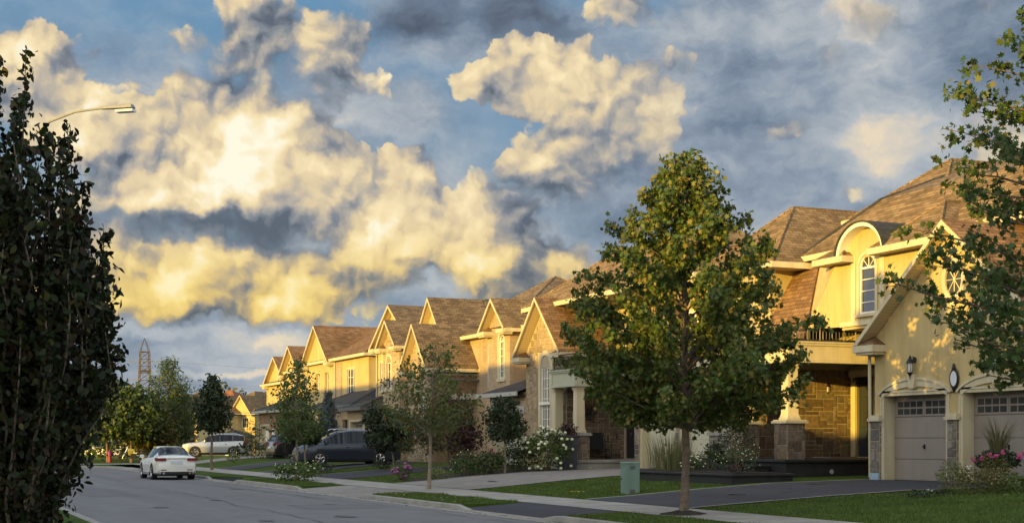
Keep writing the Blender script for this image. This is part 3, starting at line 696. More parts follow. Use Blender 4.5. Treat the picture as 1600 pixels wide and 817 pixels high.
def column(H, x, y, z0, z1, w=.32, ped=None, pw=.62, mat=None, seed=3):
    """tapered square column with base and capital on a stone pedestal from ped to z0"""
    m = MB(); h = w/2; q = mat or cream
    m.box(x-h*1.25, x+h*1.25, y-h*1.25, y+h*1.25, z0+.002, z0+.06); m.box(x-h*1.16, x+h*1.16, y-h*1.16, y+h*1.16, z0+.06, z0+.16, h*.12, h*.12)
    m.box(x-h, x+h, y-h, y+h, z0+.16, z1-.16, .014, .014)
    for sx, sy in ((-1, 0), (0, -1)):   # raised panel border
        if sx:
            for a in (-.75, .62): m.box(x-h+.012, x-h+.03, y+a*h, y+a*h+.13*h, z0+.26, z1-.26)
        else:
            for a in (-.75, .62): m.box(x+a*h, x+a*h+.13*h, y-h+.012, y-h+.03, z0+.26, z1-.26)
    m.box(x-h*1.05, x+h*1.05, y-h*1.05, y+h*1.05, z1-.16, z1-.10); m.box(x-h*1.2, x+h*1.2, y-h*1.2, y+h*1.2, z1-.10, z1)
    c = m.build('column', q, H)
    if ped is not None:
        b = MB(); g = pw/2-.02; b.box(x-g, x+g, y-g, y+g, ped, z0-.11); b = b.build('pedestal_core', mortar, H)
        k = MB(); k.box(x-pw/2-.06, x+pw/2+.06, y-pw/2-.06, y+pw/2+.06, z0-.11, z0-.04); k.box(x-pw/2-.02, x+pw/2+.02, y-pw/2-.02, y+pw/2+.02, z0-.04, z0); k.build('pedestal_cap', concrete if mat is None else mat, H)
        ashlar(H, 'pedestal_stone', 'w', x-g, y-g, y+g, ped, z0-.115, seed=seed, proud=.03); ashlar(H, 'pedestal_stone', 's', y-g, x-g, x+g, ped, z0-.115, seed=seed+1, proud=.03)
    return c
def balustrade(H, pts, z0, h=.55, ring=True, lights=False):
    m = MB()
    for (p, q) in zip(pts, pts[1:]):
        p = Vector((*p, z0)); q = Vector((*q, z0)); L_ = (q-p).length; d = (q-p)/L_
        for zz, r in ((.05, .018), (h-.20, .014), (h, .026)): m.tube([p+Vector((0, 0, zz)), q+Vector((0, 0, zz))], r, 5)
        n = max(2, int(L_/.115))
        for i in range(n+1):
            b = p+d*(L_*i/n); m.tube([b+Vector((0, 0, .05)), b+Vector((0, 0, h-.20))], .011 if i % 10 else .028, 4)
            if ring and i < n:
                c = b+d*(L_/n/2)+Vector((0, 0, h-.10)); rr = .048
                m.tube([c+d*rr*math.cos(t)+Vector((0, 0, rr*math.sin(t))) for t in np.linspace(0, 2*math.pi, 9)], .008, 4, False)
        for e in (p, q): m.tube([e, e+Vector((0, 0, h+.06))], .03, 6)
    o = m.build('balustrade', iron, H)
    if lights:
        w = MB(); rr = random.Random(5)
        for (p, q) in zip(pts, pts[1:]):
            p = Vector((*p, z0)); q = Vector((*q, z0)); L_ = (q-p).length; k = int(L_/.42)
            path = []
            for i in range(k*4+1):
                t = i/(k*4); path.append(p+(q-p)*t+Vector((-.03, -.03, h+.02-abs(math.sin(i*math.pi/4))*.16*rr.uniform(.5, 1.2))))
                if i % 4 == 2 and rr.random() < .8: w.tube([path[-1], path[-1]+Vector((0, 0, -rr.uniform(.2, .5)))], .007, 4)
            w.tube(path, .008, 4)
        w.build('string_lights', cream).parent = o
    return o
def entab(H, pts, z0, z1, th_=.32, mat=None):
    """beam along a plan polyline: plain band, recessed panel and crown moulding; outer face on the polyline"""
    m = MB()
    n = len(pts)
    for i, (p, q) in enumerate(zip(pts, pts[1:])):
        p = Vector((*p, 0)); q = Vector((*q, 0)); d = (q-p).normalized(); o = Vector((d.y, -d.x, 0))
        if (o.x > .3): o = -o
        if abs(o.x) < .5 and o.y > 0: o = -o
        for (a, b, out) in ((z0, z0+.09, .03), (z0+.09, z1-.12, 0), (z1-.12, z1-.05, .05), (z1-.05, z1, .09)):
            pp = p-d*(out-.004*i) ; qq = q+d*(out-.004*(1-i)); a += .0025*i; b -= .0025*i
            poly = [pp+o*out, qq+o*out, q-o*th_, p-o*th_]
            m.hexa([(v.x, v.y, a) for v in poly]+[(v.x, v.y, b) for v in poly])
        for e in (p+d*.03, q-d*.18):
            poly = [e+o*.018, e+d*.14+o*.018, e+d*.14-o*.01, e-o*.01]; m.hexa([(v.x, v.y, z0+.09) for v in poly]+[(v.x, v.y, z1-.12) for v in poly])
    return m.build('porch_beam', mat or cream, H)
def downspout(H, x, y, z0, z1, mat=None):
    m = MB(); m.tube([(x-.45, y-.0, z1+.12), (x-.1, y, z1-.1), (x-.07, y, z1-.3), (x-.07, y, z0)], .045, 6); return m.build('downspout', mat or gutter, H)

# ---------------------------------------------------------------- house 1 (nearest)
def house1():
    H = thing('house', 'nearest house, yellow stucco with taupe double garage, arched dormer and stone porch', 'house', (24, 30.7, .6), group='houses along the street')
    zb = .55
    # garage wing
    d1, d2 = (27.98, 30.4), (24.95, 27.37)
    f = [(24.82, 27.50, zb, 2.98), (27.85, 30.53, zb, 2.98)]
    wingbox(H, stucco, 24, 34, 24.55, 30.82, zb, 4.12, f, depth=.42, skip='')
    gable(H, 24, 34, 24.55, 30.82, 4.42, 7.0, oh=.34, of=.42, rmat=shing_b)
    # gable infill with a round window opening covered by its own ring
    m = MB(); m.poly([(24, 24.55, 4.12), (24, 24.55, 4.42), (24, 27.685, 7.0), (24, 30.82, 4.42), (24, 30.82, 4.12)]); m.build('gable_wall', stucco, H)
    w = MB(); fr = [(27.68+.30*math.sin(t), 5.68+.40*math.cos(t)) for t in np.linspace(0, 2*math.pi, 25)]
    for (a, b), (c, d) in zip(fr, fr[1:]):
        k = lambda p, g: (27.68+(p[0]-27.68)*g, 5.68+(p[1]-5.68)*g)
        A, B, C_, D = k((a, b), 1.0), k((c, d), 1.0), k((c, d), 1.42), k((a, b), 1.42)
        w.hexa([(23.93, *A), (23.93, *B), (23.93, *C_), (23.93, *D), (24.0, *A), (24.0, *B), (24.0, *C_), (24.0, *D)])
    w = w.build('round_window', cream, H); g = MB(); g.poly([(23.985, a, b) for a, b in fr[:-1]]); g.build('pane', glass).parent = w
    g = MB()
    for t in np.linspace(0, math.pi, 5)[:-1]: g.tube([(23.975, 27.68+.3*math.sin(t), 5.68+.4*math.cos(t)), (23.975, 27.68-.3*math.sin(t), 5.68-.4*math.cos(t))], .013, 4)
    g.build('muntin', cream).parent = w
    k = MB(); k.box(23.90, 24, 27.6, 27.76, 5.02, 5.15); k.build('keystone', cream, H)
    for k_, (a, b) in enumerate((d1, d2)):
        garage_door(H, 24, a, b, .64, 2.86, taupe, depth=.32, winrows=2, groups=2, per=4)
        m = MB(); c = (a+b)/2; hw = (b-a)/2+.30
        arcband(m, 'w', 24, c, 2.62, hw-.14, .46, hw, .64, -.05, .03, .42, math.pi-.42, 20); arcband(m, 'w', 24, c, 2.62, hw-.01, .63, hw+.05, .70, -.08, .03, .42, math.pi-.42, 20)
        m.extrude([(23.87, c-.09, 3.03), (23.87, c+.09, 3.03), (23.87, c+.14, 3.38), (23.87, c-.14, 3.38)], (.14, 0, 0)); m.build('arch_moulding', cream, H)
        lantern(H, 24, c, 3.55, 1.25)
    m = MB(); m.lathe((23.955, 27.68, 3.22), [(.15, 0), (.175, .015), (.15, .035)], 24, 'x')
    for v in range(len(m.v)): x, y, z = m.v[v]; m.v[v] = (x, y, 3.22+(z-3.22)*1.55)
    m.tube([(23.96, 27.68, 3.46), (23.96, 27.68, 3.60)], [.06, .015], 6); m.tube([(23.96, 27.68, 2.98), (23.96, 27.68, 2.85)], [.05, .012], 6)
    pl = m.build('house_plaque', iron, H)
    m = MB(); n = [(27.68+.115*math.cos(t), 3.22+.19*math.sin(t)) for t in np.linspace(0, 2*math.pi, 20)[:-1]]; m.poly([(23.948, a, b) for a, b in n]); m.build('plaque_face', plate_m).parent = pl
    # stone piers beside the doors
    for i, (a, b) in enumerate(((30.5, 30.86), (27.51, 27.84), (24.5, 24.83))):
        m = MB(); m.box(23.9, 24.3, a, b, zb, 2.2); m.build('pier', mortar, H); ashlar(H, 'pier_stone', 'w', 23.9, a, b, zb+.28 if i == 0 else zb, 2.2, seed=20+i, mat=stone_g, proud=.03)
        ashlar(H, 'pier_stone', 's', a, 23.9, 24.0, zb, 2.2, seed=30+i, mat=stone_g)
        m = MB(); m.box(23.82, 24.35, a-.06, b+.06, 2.2, 2.28); m.box(23.86, 24.33, a-.03, b+.03, 2.28, 2.36); m.build('pier_cap', cream, H)
    m = MB(); m.box(23.86, 23.9, 30.5, 30.86, zb, zb+.27); m.build('blue_base_board', P('base_blue', (.30, .42, .55), .7, var=.08), H)
    # second-floor bay with arched dormer
    wingbox(H, stucco, 25.2, 29, 28.6, 33.9, 4.98, 7.0, [(32.33, 33.05, 5.28, 6.9)], depth=.1, name='bay_wall')
    m = MB(); m.box(25.22, 29, 28.6, 33.88, 4.9, 4.978); m.build('bay_floor', soffit, H)
    window(H, 'w', 25.2, 32.33, 33.05, 5.3, 6.6, depth=.06, cols=1, rows=4, arch=.38, trim=.10, fw=.05)
    m = MB(); m.box(25.14, 25.2, 28.6, 33.9, 4.98, 5.12); m.box(25.155, 25.2, 33.2, 33.4, 5.12, 7.0); m.box(25.155, 25.2, 31.9, 32.1, 5.12, 7.0); m.build('bay_trim', cream, H)
    # arch dormer: wall disc, white band, dark barrel
    ac, bz, ra, rb = 32.6, 6.93, .98, .82
    m = MB(); th = np.linspace(0, math.pi, 21)
    m.poly([(25.21, ac+ra*math.cos(t), bz+rb*math.sin(t)) for t in th][::-1]); m.build('arch_wall', stucco, H)
    m = MB(); arcband(m, 'w', 25.0, ac, bz, ra-.01, rb-.01, ra+.10, rb+.10, -.16, .3, n=22); a = m.build('arch_band', white, H)
    m = MB(); arcband(m, 'w', 25.0, ac, bz, ra+.102, rb+.102, ra+.14, rb+.14, -.22, 2.2, n=22); m.build('barrel_roof', slate, H)
    hip(H, 24.78, 29.8, 29.2, 32.05, 7.02, .85, shing_a)
    hip(H, 24.78, 29.6, 33.3, 34.6, 6.98, .7, shing_a)
    # main block
    wingbox(H, stucco, 26.4, 38, 18.5, 36.5, 4.2, 7.35, name='main_wall')
    m = MB(); E0, K_, R_ = (25.8, 37.0, 7.4), (27.63, 35.17, 9.08), (30, 35.0, 9.97); s0 = 18
    m.poly([(25.8, s0, 7.4), E0, K_, (27.63, s0+1.8, 9.08)][::-1]); m.poly([(27.63, s0+1.8, 9.08), K_, R_, (30, s0+2.2, 9.97)][::-1])
    m.poly([E0, (34.4, 37.0, 7.4), (32.4, 35.17, 9.08), R_, K_][::-1]); m.poly([R_, (32.4, 35.17, 9.08), (32.4, s0+1.8, 9.08), (30, s0+2.2, 9.97)]); m.poly([(34.4, 37, 7.4), (34.4, s0, 7.4), (32.4, s0+1.8, 9.08), (32.4, 35.17, 9.08)])
    m.poly([(25.8, s0, 7.4), (27.63, s0+1.8, 9.08), (30, s0+2.2, 9.97), (32.4, s0+1.8, 9.08), (34.4, s0, 7.4)])
    o = m.build('roof', shing_a, H)
    m = MB(); m.box(25.72, 25.8, s0, 37.07, 7.24, 7.41); m.box(25.8, 34.4, 37.0, 37.07, 7.24, 7.41); m.build('gutter', cream).parent = o
    m = MB(); m.poly([(25.8, s0, 7.26), (25.8, 37, 7.26), (34.4, 37, 7.26), (34.4, s0, 7.26)]); m.build('soffit', soffit).parent = o
    m = MB(); m.tube([Vector(E0), Vector(K_)], .06, 5); m.tube([Vector(K_), Vector(R_)], .06, 5); m.build('ridge_cap', slate).parent = o
    hip(H, 28.5, 40, 33.4, 38.2, 8.9, .75, shing_a, soff=False)
    # lower roof behind the balcony
    m = MB(); m.hexa([(24.5, 34.75, 4.60), (26.1, 36.1, 7.18), (26.1, 37.25, 7.18), (24.5, 37.25, 4.60), (24.5, 34.75, 4.72), (26.02, 36.1, 7.25), (26.02, 37.25, 7.25), (24.5, 37.25, 4.72)]); m.build('lower_roof', shing_b, H)
    m = MB(); m.poly([(24.8, 35.0, 5.0), (26.06, 36.1, 7.2), (25.2, 33.9, 7.2), (25.2, 33.9, 5.0)]); m.build('side_wall', stucco, H)
    # far wing
    wingbox(H, stucco_grey, 24.9, 34, 38.0, 40.75, 1.1, 7.1, [(38.4, 39.75, 2.05, 3.65)], name='wing_wall')
    wingbox(H, stucco, 24.95, 34, 37.2, 38.05, 4.5, 7.1, name='wing_wall')
    m = MB(); m.box(24.88, 28, 38.02, 40.7, .5, 1.9); m.build('plinth', mortar, H)
    ashlar(H, 'plinth_stone', 'w', 24.88, 38.02, 40.7, .6, 1.85, seed=4, mat=stone_g); m = MB(); m.box(24.80, 24.9, 38.0, 40.75, 1.86, 1.98); m.build('plinth_cap', concrete, H)
    window(H, 'w', 24.9, 38.42, 39.73, 2.08, 3.62, depth=.08, cols=4, rows=4, mull=(2,), trim=.1, gmat=glass_c)
    hip(H, 24.5, 36, 36.4, 41.4, 7.17, .88, shing_a)
    # porch side wall of stone (faces the street's near end), door wall behind
    m = MB(); facade(m, 's', 37.99, 24.88, 28.7, .6, 4.1); m.build('porch_wall', mortar, H)
    ashlar(H, 'wall_stone', 's', 37.985, 24.9, 28.6, 1.15, 4.0, seed=11, cell=.135)
    m = MB(); facade(m, 'w', 28.6, 33, 38.0, .6, 4.1, [(36.72, 37.62, 1.17, 3.75), (35.2, 36.5, 1.17, 3.75)], .14); m.build('porch_wall', stucco, H)
    m = MB(); m.box(28.66, 28.72, 36.72, 37.62, 1.17, 3.75); m.box(28.66, 28.72, 35.2, 36.5, 1.17, 3.75)
    dr = m.build('front_door', navy, H)
    m = MB(); m.box(28.645, 28.66, 36.86, 37.48, 2.15, 3.62); m.box(28.645, 28.66, 35.35, 36.35, 2.15, 3.62); m.build('door_glass', glass).parent = dr
    m = MB()
    for z in (2.15, 2.64, 3.13, 3.62): m.box(28.63, 28.645, 36.84, 37.5, z-.018, z+.018); m.box(28.63, 28.645, 35.33, 36.37, z-.018, z+.018)
    for a in (36.84, 37.5): m.box(28.63, 28.645, a-.018, a+.018, 2.15, 3.62)
    for a in (36.9, 37.2): m.box(28.65, 28.66, a, a+.22, 1.3, 2.0)
    m.build('door_muntin', navy).parent = dr
    m = MB(); m.tube([(28.6, 36.80, 2.15), (28.6, 36.80, 2.4)], .018, 6); m.build('door_handle', chrome).parent = dr
    m = MB(); m.box(28.5, 28.64, 37.62, 37.84, 1.17, 3.95); m.box(28.5, 28.64, 36.52, 36.70, 1.17, 3.95); m.box(28.46, 28.62, 35.0, 37.9, 3.76, 3.98); m.build('door_casing', cream, H)
    m = MB(); rr = random.Random(3)
    for i in range(22): a = 36.7+i*.045; m.tube([(28.45, a, 3.74), (28.44, a+rr.uniform(-.02, .02), 3.74-rr.uniform(.1, .22))], .014, 4)
    m.build('door_garland', dark_l, H)
    lantern(H, 27.7, 37.98, 3.35, .9, off=.0001)
    # porch: deck, steps, columns, beam, ceiling, balcony rail
    pts = [(23.55, 40.7), (23.55, 34.25), (28.5, 34.25)]
    entab(H, pts, 3.96, 4.58, th_=.34, mat=cream)
    m = MB(); m.box(23.6, 28.6, 34.3, 38.0, 4.2, 4.28); m.box(23.6, 24.9, 38.0, 40.7, 4.2, 4.28); m.build('porch_ceiling', soffit, H)
    m = MB(); m.box(23.5, 28.6, 34.2, 38.0, 4.582, 4.62); m.box(23.5, 24.9, 38.0, 40.7, 4.582, 4.62); m.build('balcony_floor', slate, H)
    balustrade(H, [(23.75, 40.6), (23.75, 34.4), (27.6, 34.4)], 4.6, .50, True, True)
    column(H, 23.9, 34.62, 2.3, 3.96, .36, 1.14, .66, mat=cream, seed=51); column(H, 23.9, 37.0, 2.3, 3.96, .36, 1.0, .66, mat=cream, seed=53)
    m = MB(); m.box(23.4, 28.6, 34.1, 38.0, .3, 1.06); m.box(23.3, 28.58, 34.0, 38.0, 1.06, 1.14); m.box(23.3, 24.9, 38.0, 39.4, .3, 1.139)
    m.box(22.85, 23.4, 34.9, 40.2, .3, .90); m.box(22.8, 23.39, 34.85, 40.25, .90, .96); m.box(22.3, 22.85, 34.2, 40.9, .3, .71); m.box(22.25, 22.84, 34.15, 40.95, .71, .77); m.build('porch_deck', black_stone, H, bevel=.012)
    m = MB(); m.lathe((23.39, 0, 0), [(0, 0)]) if 0 else None; m.lathe((25.0, 34.08, .78), [(.07, -.0), (.07, .02)], 14, 'y'); m.build('deck_light', gutter, H)
    m = MB(); m.box(27.0, 27.5, 37.3, 37.8, 1.141, 1.17); m.build('door_mat', concrete, H)
house1()

# ---------------------------------------------------------------- house 2
def house2():
    H = thing('house', 'house behind the big maple with bench porch, tall arched window and cream garage doors', 'house', (24, 50, .6), group='houses along the street')
    wingbox(H, stucco_grey, 25.5, 36, 40.95, 46.95, .55, 7.2, [(41.0, 43.6, .55, 2.9), (43.9, 46.55, .55, 2.9)], name='wall', depth=.4)
    for a, b in ((41.1, 43.5), (44.02, 46.44)):
        garage_door(H, 25.5, a, b, .66, 2.8, palegreen, depth=.3, winrows=1, groups=2, per=4, style='board', trimm=cream, wz=2.35)
    for i, (a, b) in enumerate(((43.64, 43.88), (46.6, 46.95))):
        m = MB(); m.box(25.42, 25.7, a, b, .55, 2.4); m.build('pier', mortar, H); ashlar(H, 'pier_stone', 'w', 25.42, a, b, .55, 2.4, seed=60+i, mat=stone_g)
    ashlar(H, 'wall_stone', 'w', 25.49, 41.0, 46.9, 3.0, 7.0, seed=62, cell=.2, holes=[(42.4, 43.4, 4.6, 6.3), (44.8, 45.8, 4.6, 6.3)], mat=stone_t)
    window(H, 'w', 25.5, 42.5, 43.3, 4.7, 6.2, depth=-.03, cols=2, rows=3); window(H, 'w', 25.5, 44.9, 45.7, 4.7, 6.2, depth=-.03, cols=2, rows=3)
    wingbox(H, mortar, 26.3, 36, 46.9, 50, .55, 7.2, [(48.35, 49.35, 1.0, 3.3)], name='porch_wall', depth=.1); ashlar(H, 'wall_stone', 'w', 26.29, 47, 49.95, .98, 4.0, seed=63, holes=[(48.3, 49.4, 1, 3.35)])
    m = MB(); m.box(26.36, 26.4, 48.35, 49.35, 1.0, 3.3); m.build('front_door', dark, H)
    hip(H, 24.3, 30.1, 40.7, 54.8, 7.3, .76, shing_a)
    # gable wing with the tall window
    wingbox(H, mortar, 24, 34, 49.95, 53.8, .55, 5.4, [(51.36, 52.36, 1.75, 4.66)], name='gable_wing_wall', depth=.1)
    gable(H, 24, 36, 49.95, 53.8, 5.42, 7.36, oh=.36, of=.5, rmat=shing_b)
    m = MB(); m.poly([(24, 49.95, 5.4), (24, 51.875, 7.34), (24, 53.8, 5.4)]); m.build('gable_wall', mortar, H)
    # stone facing of the front, gable and porch side
    ashlar(H, 'wall_stone', 'w', 23.99, 50.0, 53.78, .6, 5.3, seed=64, holes=[(51.1, 52.6, 1.5, 5.4)], mat=stone_t)
    for j, z in enumerate(np.arange(5.3, 7.0, .28)):
        hw = 1.92*(7.3-z-.28)/1.95
        if hw > .25: ashlar(H, 'wall_stone', 'w', 23.99, 51.875-hw, 51.875+hw, z, z+.275, seed=70+j, mat=stone_t, cell=.14)
    ashlar(H, 'wall_stone', 's', 49.945, 24.02, 26.28, .98, 4.2, seed=65, cell=.125)
    window(H, 'w', 24, 51.38, 52.34, 1.75, 4.64, depth=.09, cols=4, rows=7, mull=(2,), arch=.52, trim=.2, gmat=glass_c, fw=.06)
    m = MB(); m.box(23.93, 24.02, 51.36, 52.36, 3.15, 3.27); m.build('transom', white, H)
    m = MB(); m.lathe((23.9, 51.9, 6.62), [(.07, 0), (.07, .05)], 12, 'x'); m.build('soffit_light', white, H)
    # porch
    entab(H, [(23.35, 50.0), (23.35, 47.8), (26.2, 47.8)], 3.75, 4.42, th_=.3, mat=P('porch_green', (.40, .42, .32), .6, var=.04))
    m = MB(); m.box(23.4, 26.3, 47.85, 49.94, 4.0, 4.08); m.build('porch_ceiling', soffit, H)
    m = MB(); m.box(23.3, 26.3, 47.75, 49.94, 4.42, 4.46); m.build('balcony_floor', slate, H)
    balustrade(H, [(23.5, 50.0), (23.5, 47.95), (26.2, 47.95)], 4.46, .55, True)
    column(H, 23.65, 48.1, 2.0, 3.75, .34, .97, .64, seed=55); column(H, 23.65, 50.02, 2.0, 3.75, .34, .55, .64, seed=57)
    m = MB(); m.box(23.25, 26.3, 47.65, 49.94, .3, .86); m.box(23.2, 26.28, 47.6, 49.94, .86, .97); m.build('porch_deck', concrete, H, bevel=.012)
    m = MB(); m.lathe((23.24, 48.6, .66), [(.08, 0), (.08, .015)], 12, 'x'); m.lathe((23.9, 47.64, .66), [(.08, 0), (.08, .015)], 12, 'y'); m.build('deck_light', gutter, H)
house2()

def wall_ornament():
    H = thing('wall_ornament', 'round dark iron wall ornament hanging on the stone porch wall above the bench', 'ornament', (25.0, 49.9, 2.7))
    m = MB()
    for r in (.30, .22, .12, .05): m.tube([(24.95+r*math.cos(t), 49.88, 2.82+r*math.sin(t)) for t in np.linspace(0, 2*math.pi, 22)], .016, 5, False)
    for t in np.linspace(0, 2*math.pi, 13)[:-1]: m.tube([(24.95+.05*math.cos(t), 49.88, 2.82+.05*math.sin(t)), (24.95+.3*math.cos(t+.3), 49.88, 2.82+.3*math.sin(t+.3))], .011, 4)
    m.tube([(25.0, 49.87, 2.5), (25.3, 49.86, 2.42), (25.6, 49.87, 2.5), (25.8, 49.87, 2.68)], .012, 5); m.build('scrollwork', iron, H)
wall_ornament()
def bench():
    H = thing('porch_bench', 'dark slatted glider bench on the porch against the stone wall', 'bench', (25.0, 49.4, .97))
    x0, x1, y = 24.35, 25.55, 49.45
    m = MB(); m.hexa([(x0+.05, y+.12, .97+.42), (x1-.05, y+.12, .97+.42), (x1-.05, y+.15, .97+.42), (x0+.05, y+.15, .97+.42), (x0+.05, y+.32, .97+1.05), (x1-.05, y+.32, .97+1.05), (x1-.05, y+.35, .97+1.05), (x0+.05, y+.35, .97+1.05)]); m.build('backrest', dark, H)
    m = MB(); m.box(x0+.05, x1-.05, y-.35, y+.12, .97+.38, .97+.42); m.build('seat', dark, H)
    m = MB()
    for x in (x0, x1):
        m.tube([(x, y+.34, .97+1.05), (x, y+.10, .97+.42), (x, y+.10, .99)], .02, 6); m.tube([(x, y+.22, .97+.68), (x, y-.1, .97+.70), (x, y-.36, .97+.64), (x, y-.38, .97+.3), (x, y-.34, .99)], .02, 6)
        m.tube([(x, y-.36, 1.03), (x, y+.12, 1.03)], .02, 6)
    for z in (.12, .3): m.tube([(x0, y-.36, .97+z), (x1, y-.36, .97+z)], .016, 6)
    m.build('frame', iron, H)
bench()
def chimes():
    H = thing('wind_chime', 'slim wind chime hanging from the porch ceiling beside the stone corner', 'wind chime', (25.9, 48.9, 3.9))
    m = MB(); m.lathe((25.7, 48.9, 2.9), [(.03, 0), (.045, .1), (.045, .35), (.02, .42), (.005, .5), (.004, 1.1)], 8); m.tube([(25.7, 48.9, 2.9), (25.7, 48.9, 1.9)], .006, 4); m.lathe((25.7, 48.9, 1.75), [(.005, 0), (.05, .08), (.03, .2), (.005, .25)], 8); m.build('chime', iron, H)
chimes()

# ---------------------------------------------------------------- house 3 (low garage with lettering, tall gabled dormer)
def house3():
    H = thing('house', 'third house with low slate garage roof, cursive sign and narrow gabled dormer window', 'house', (24, 56, .6), group='houses along the street')
    wingbox(H, stone_far, 24, 26.5, 53.85, 57.75, .55, 3.75, [(54.2, 56.95, .55, 2.85)], depth=.4)
    garage_door(H, 24, 54.33, 56.82, .66, 2.72, palegreen, depth=.3, winrows=1, groups=3, per=2, style='white', wz=2.3)
    m = MB(); m.box(23.93, 24, 53.9, 57.5, 2.86, 3.16); m.build('lintel', gutter, H)
    m = MB(); m.poly([(23.6, 53.8, 3.75), (23.6, 58.3, 3.75), (26.6, 57.0, 4.75), (26.6, 53.8, 4.75)][::-1]); m.poly([(23.6, 58.3, 3.75), (26.6, 58.3, 3.75), (26.6, 57.0, 4.75)]); o = m.build('garage_roof', slate, H)
    m = MB(); m.box(23.52, 23.6, 53.8, 58.36, 3.58, 3.76); m.build('gutter', gutter).parent = o
    m = MB(); m.poly([(23.6, 53.8, 3.6), (23.6, 58.3, 3.6), (26.6, 58.3, 3.6), (26.6, 53.8, 3.6)]); m.build('soffit', gutter_d).parent = o
    lantern(H, 24, 56.2, 3.33, .75)
    m = MB(); m.box(23.96, 24, 57.25, 57.5, 3.1, 3.56); pl = m.build('number_plate', white, H)
    for txt, y, z, sz, nm, par, mt in (('2', 57.42, 3.44, .11, 'number_digit', pl, navy), ('3', 57.42, 3.34, .11, 'number_digit', pl, navy), ('8', 57.42, 3.24, .11, 'number_digit', pl, navy), ('3', 57.42, 3.14, .11, 'number_digit', pl, navy), ('Heather Inn', 55.75, 3.24, .27, 'house_lettering', H, iron)):
        c = bpy.data.curves.new(nm, 'FONT'); c.body = txt; c.size = sz; c.extrude = .012; c.materials.append(mt)
        if nm == 'house_lettering': c.shear = .35; c.offset = .012
        t = bpy.data.objects.new(nm, c); col.objects.link(t)
        t.rotation_euler = (R(90), 0, R(-90)); t.location = (23.945, y, z); t.parent = par
        if par is H: t.matrix_parent_inverse = Matrix.Translation(H.location).inverted()
        me = t.to_mesh(); me2 = me.copy(); me2.name = nm; t.to_mesh_clear(); n_ = bpy.data.objects.new('tmp', me2); col.objects.link(n_); n_.parent = par; n_.matrix_parent_inverse = t.matrix_parent_inverse.copy()
        n_.rotation_euler = t.rotation_euler.copy(); n_.location = t.location.copy(); me2.materials.clear(); me2.materials.append(mt); bpy.data.objects.remove(t); n_.name = nm
    # dormer wing
    wingbox(H, brick_t, 25.5, 33, 59.0, 61.5, 3.0, 6.95, [(59.65, 60.25, 4.55, 6.5)], name='dormer_wall')
    gable(H, 25.5, 34, 59.0, 61.5, 7.0, 8.15, oh=.3, of=.45, rmat=shing_a, wmat=brick_t)
    window(H, 'w', 25.5, 59.66, 60.24, 4.58, 6.3, depth=.08, cols=2, rows=5, arch=.3, trim=.16)
    wingbox(H, brick_t, 26.4, 38, 53.4, 66.5, .55, 6.9, name='main_wall')
    hip(H, 26.0, 38, 53.0, 66.6, 6.95, .5, shing_c)
    m = MB(); m.poly([(23.9, 58.4, .5), (23.9, 65, .5)] + [(24, 65, .5)]) if 0 else None
house3()

def house4():
    H = thing('house', 'fourth house with steep stone garage gable, brown brick side wall and dark open garage', 'house', (24, 67, .6), group='houses along the street')
    wingbox(H, brick_b, 24, 34, 65.25, 68.75, .55, 5.45, [(65.9, 66.5, 1.6, 3.9)], [(25.15, 27.9, .55, 3.75)], depth=.55)
    m = MB(); facade(m, 's', 65.8, 25.1, 28, .55, 3.8); m.build('recessed_wall', brick_b, H)
    m = MB(); m.box(24.9, 28.2, 65.17, 65.25, 3.76, 4.05); m.box(24.05, 34, 65.19, 65.25, 4.95, 5.02); m.build('stone_band', gutter, H)
    gable(H, 24, 34, 65.25, 68.75, 5.5, 7.45, oh=.3, of=.45, rmat=shing_c, wmat=stone_far)
    m = MB(); facade(m, 'w', 23.97, 65.25, 68.75, .55, 5.5, [(65.9, 66.5, 1.6, 3.9)]); m.build('front_stone', stone_far, H)
    window(H, 'w', 24, 65.92, 66.48, 1.62, 3.88, depth=.03, cols=2, rows=5, trim=.1)
    downspout(H, 27.7, 65.2, 3.9, 5.2)
    m = MB(); m.tube([(24.0, 64.95, 4.72), (30, 64.95, 4.66)], .06, 6); m.build('gutter', gutter_d, H)
    wingbox(H, brick_t, 25.9, 36, 66.6, 72.6, .55, 6.9, [(69.6, 71.8, .6, 3.1)], depth=.5, name='main_wall')
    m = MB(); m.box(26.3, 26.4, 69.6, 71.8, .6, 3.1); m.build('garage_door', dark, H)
    m = MB(); m.box(25.2, 26.0, 68.8, 72.6, 3.25, 3.4); m.build('garage_canopy', gutter_d, H)
    gable(H, 25.6, 37, 67.2, 70.9, 7.0, 9.02, oh=.3, of=.45, rmat=shing_c, wmat=stucco)
    hip(H, 27, 39, 64.0, 76, 7.0, .62, shing_c)
house4()

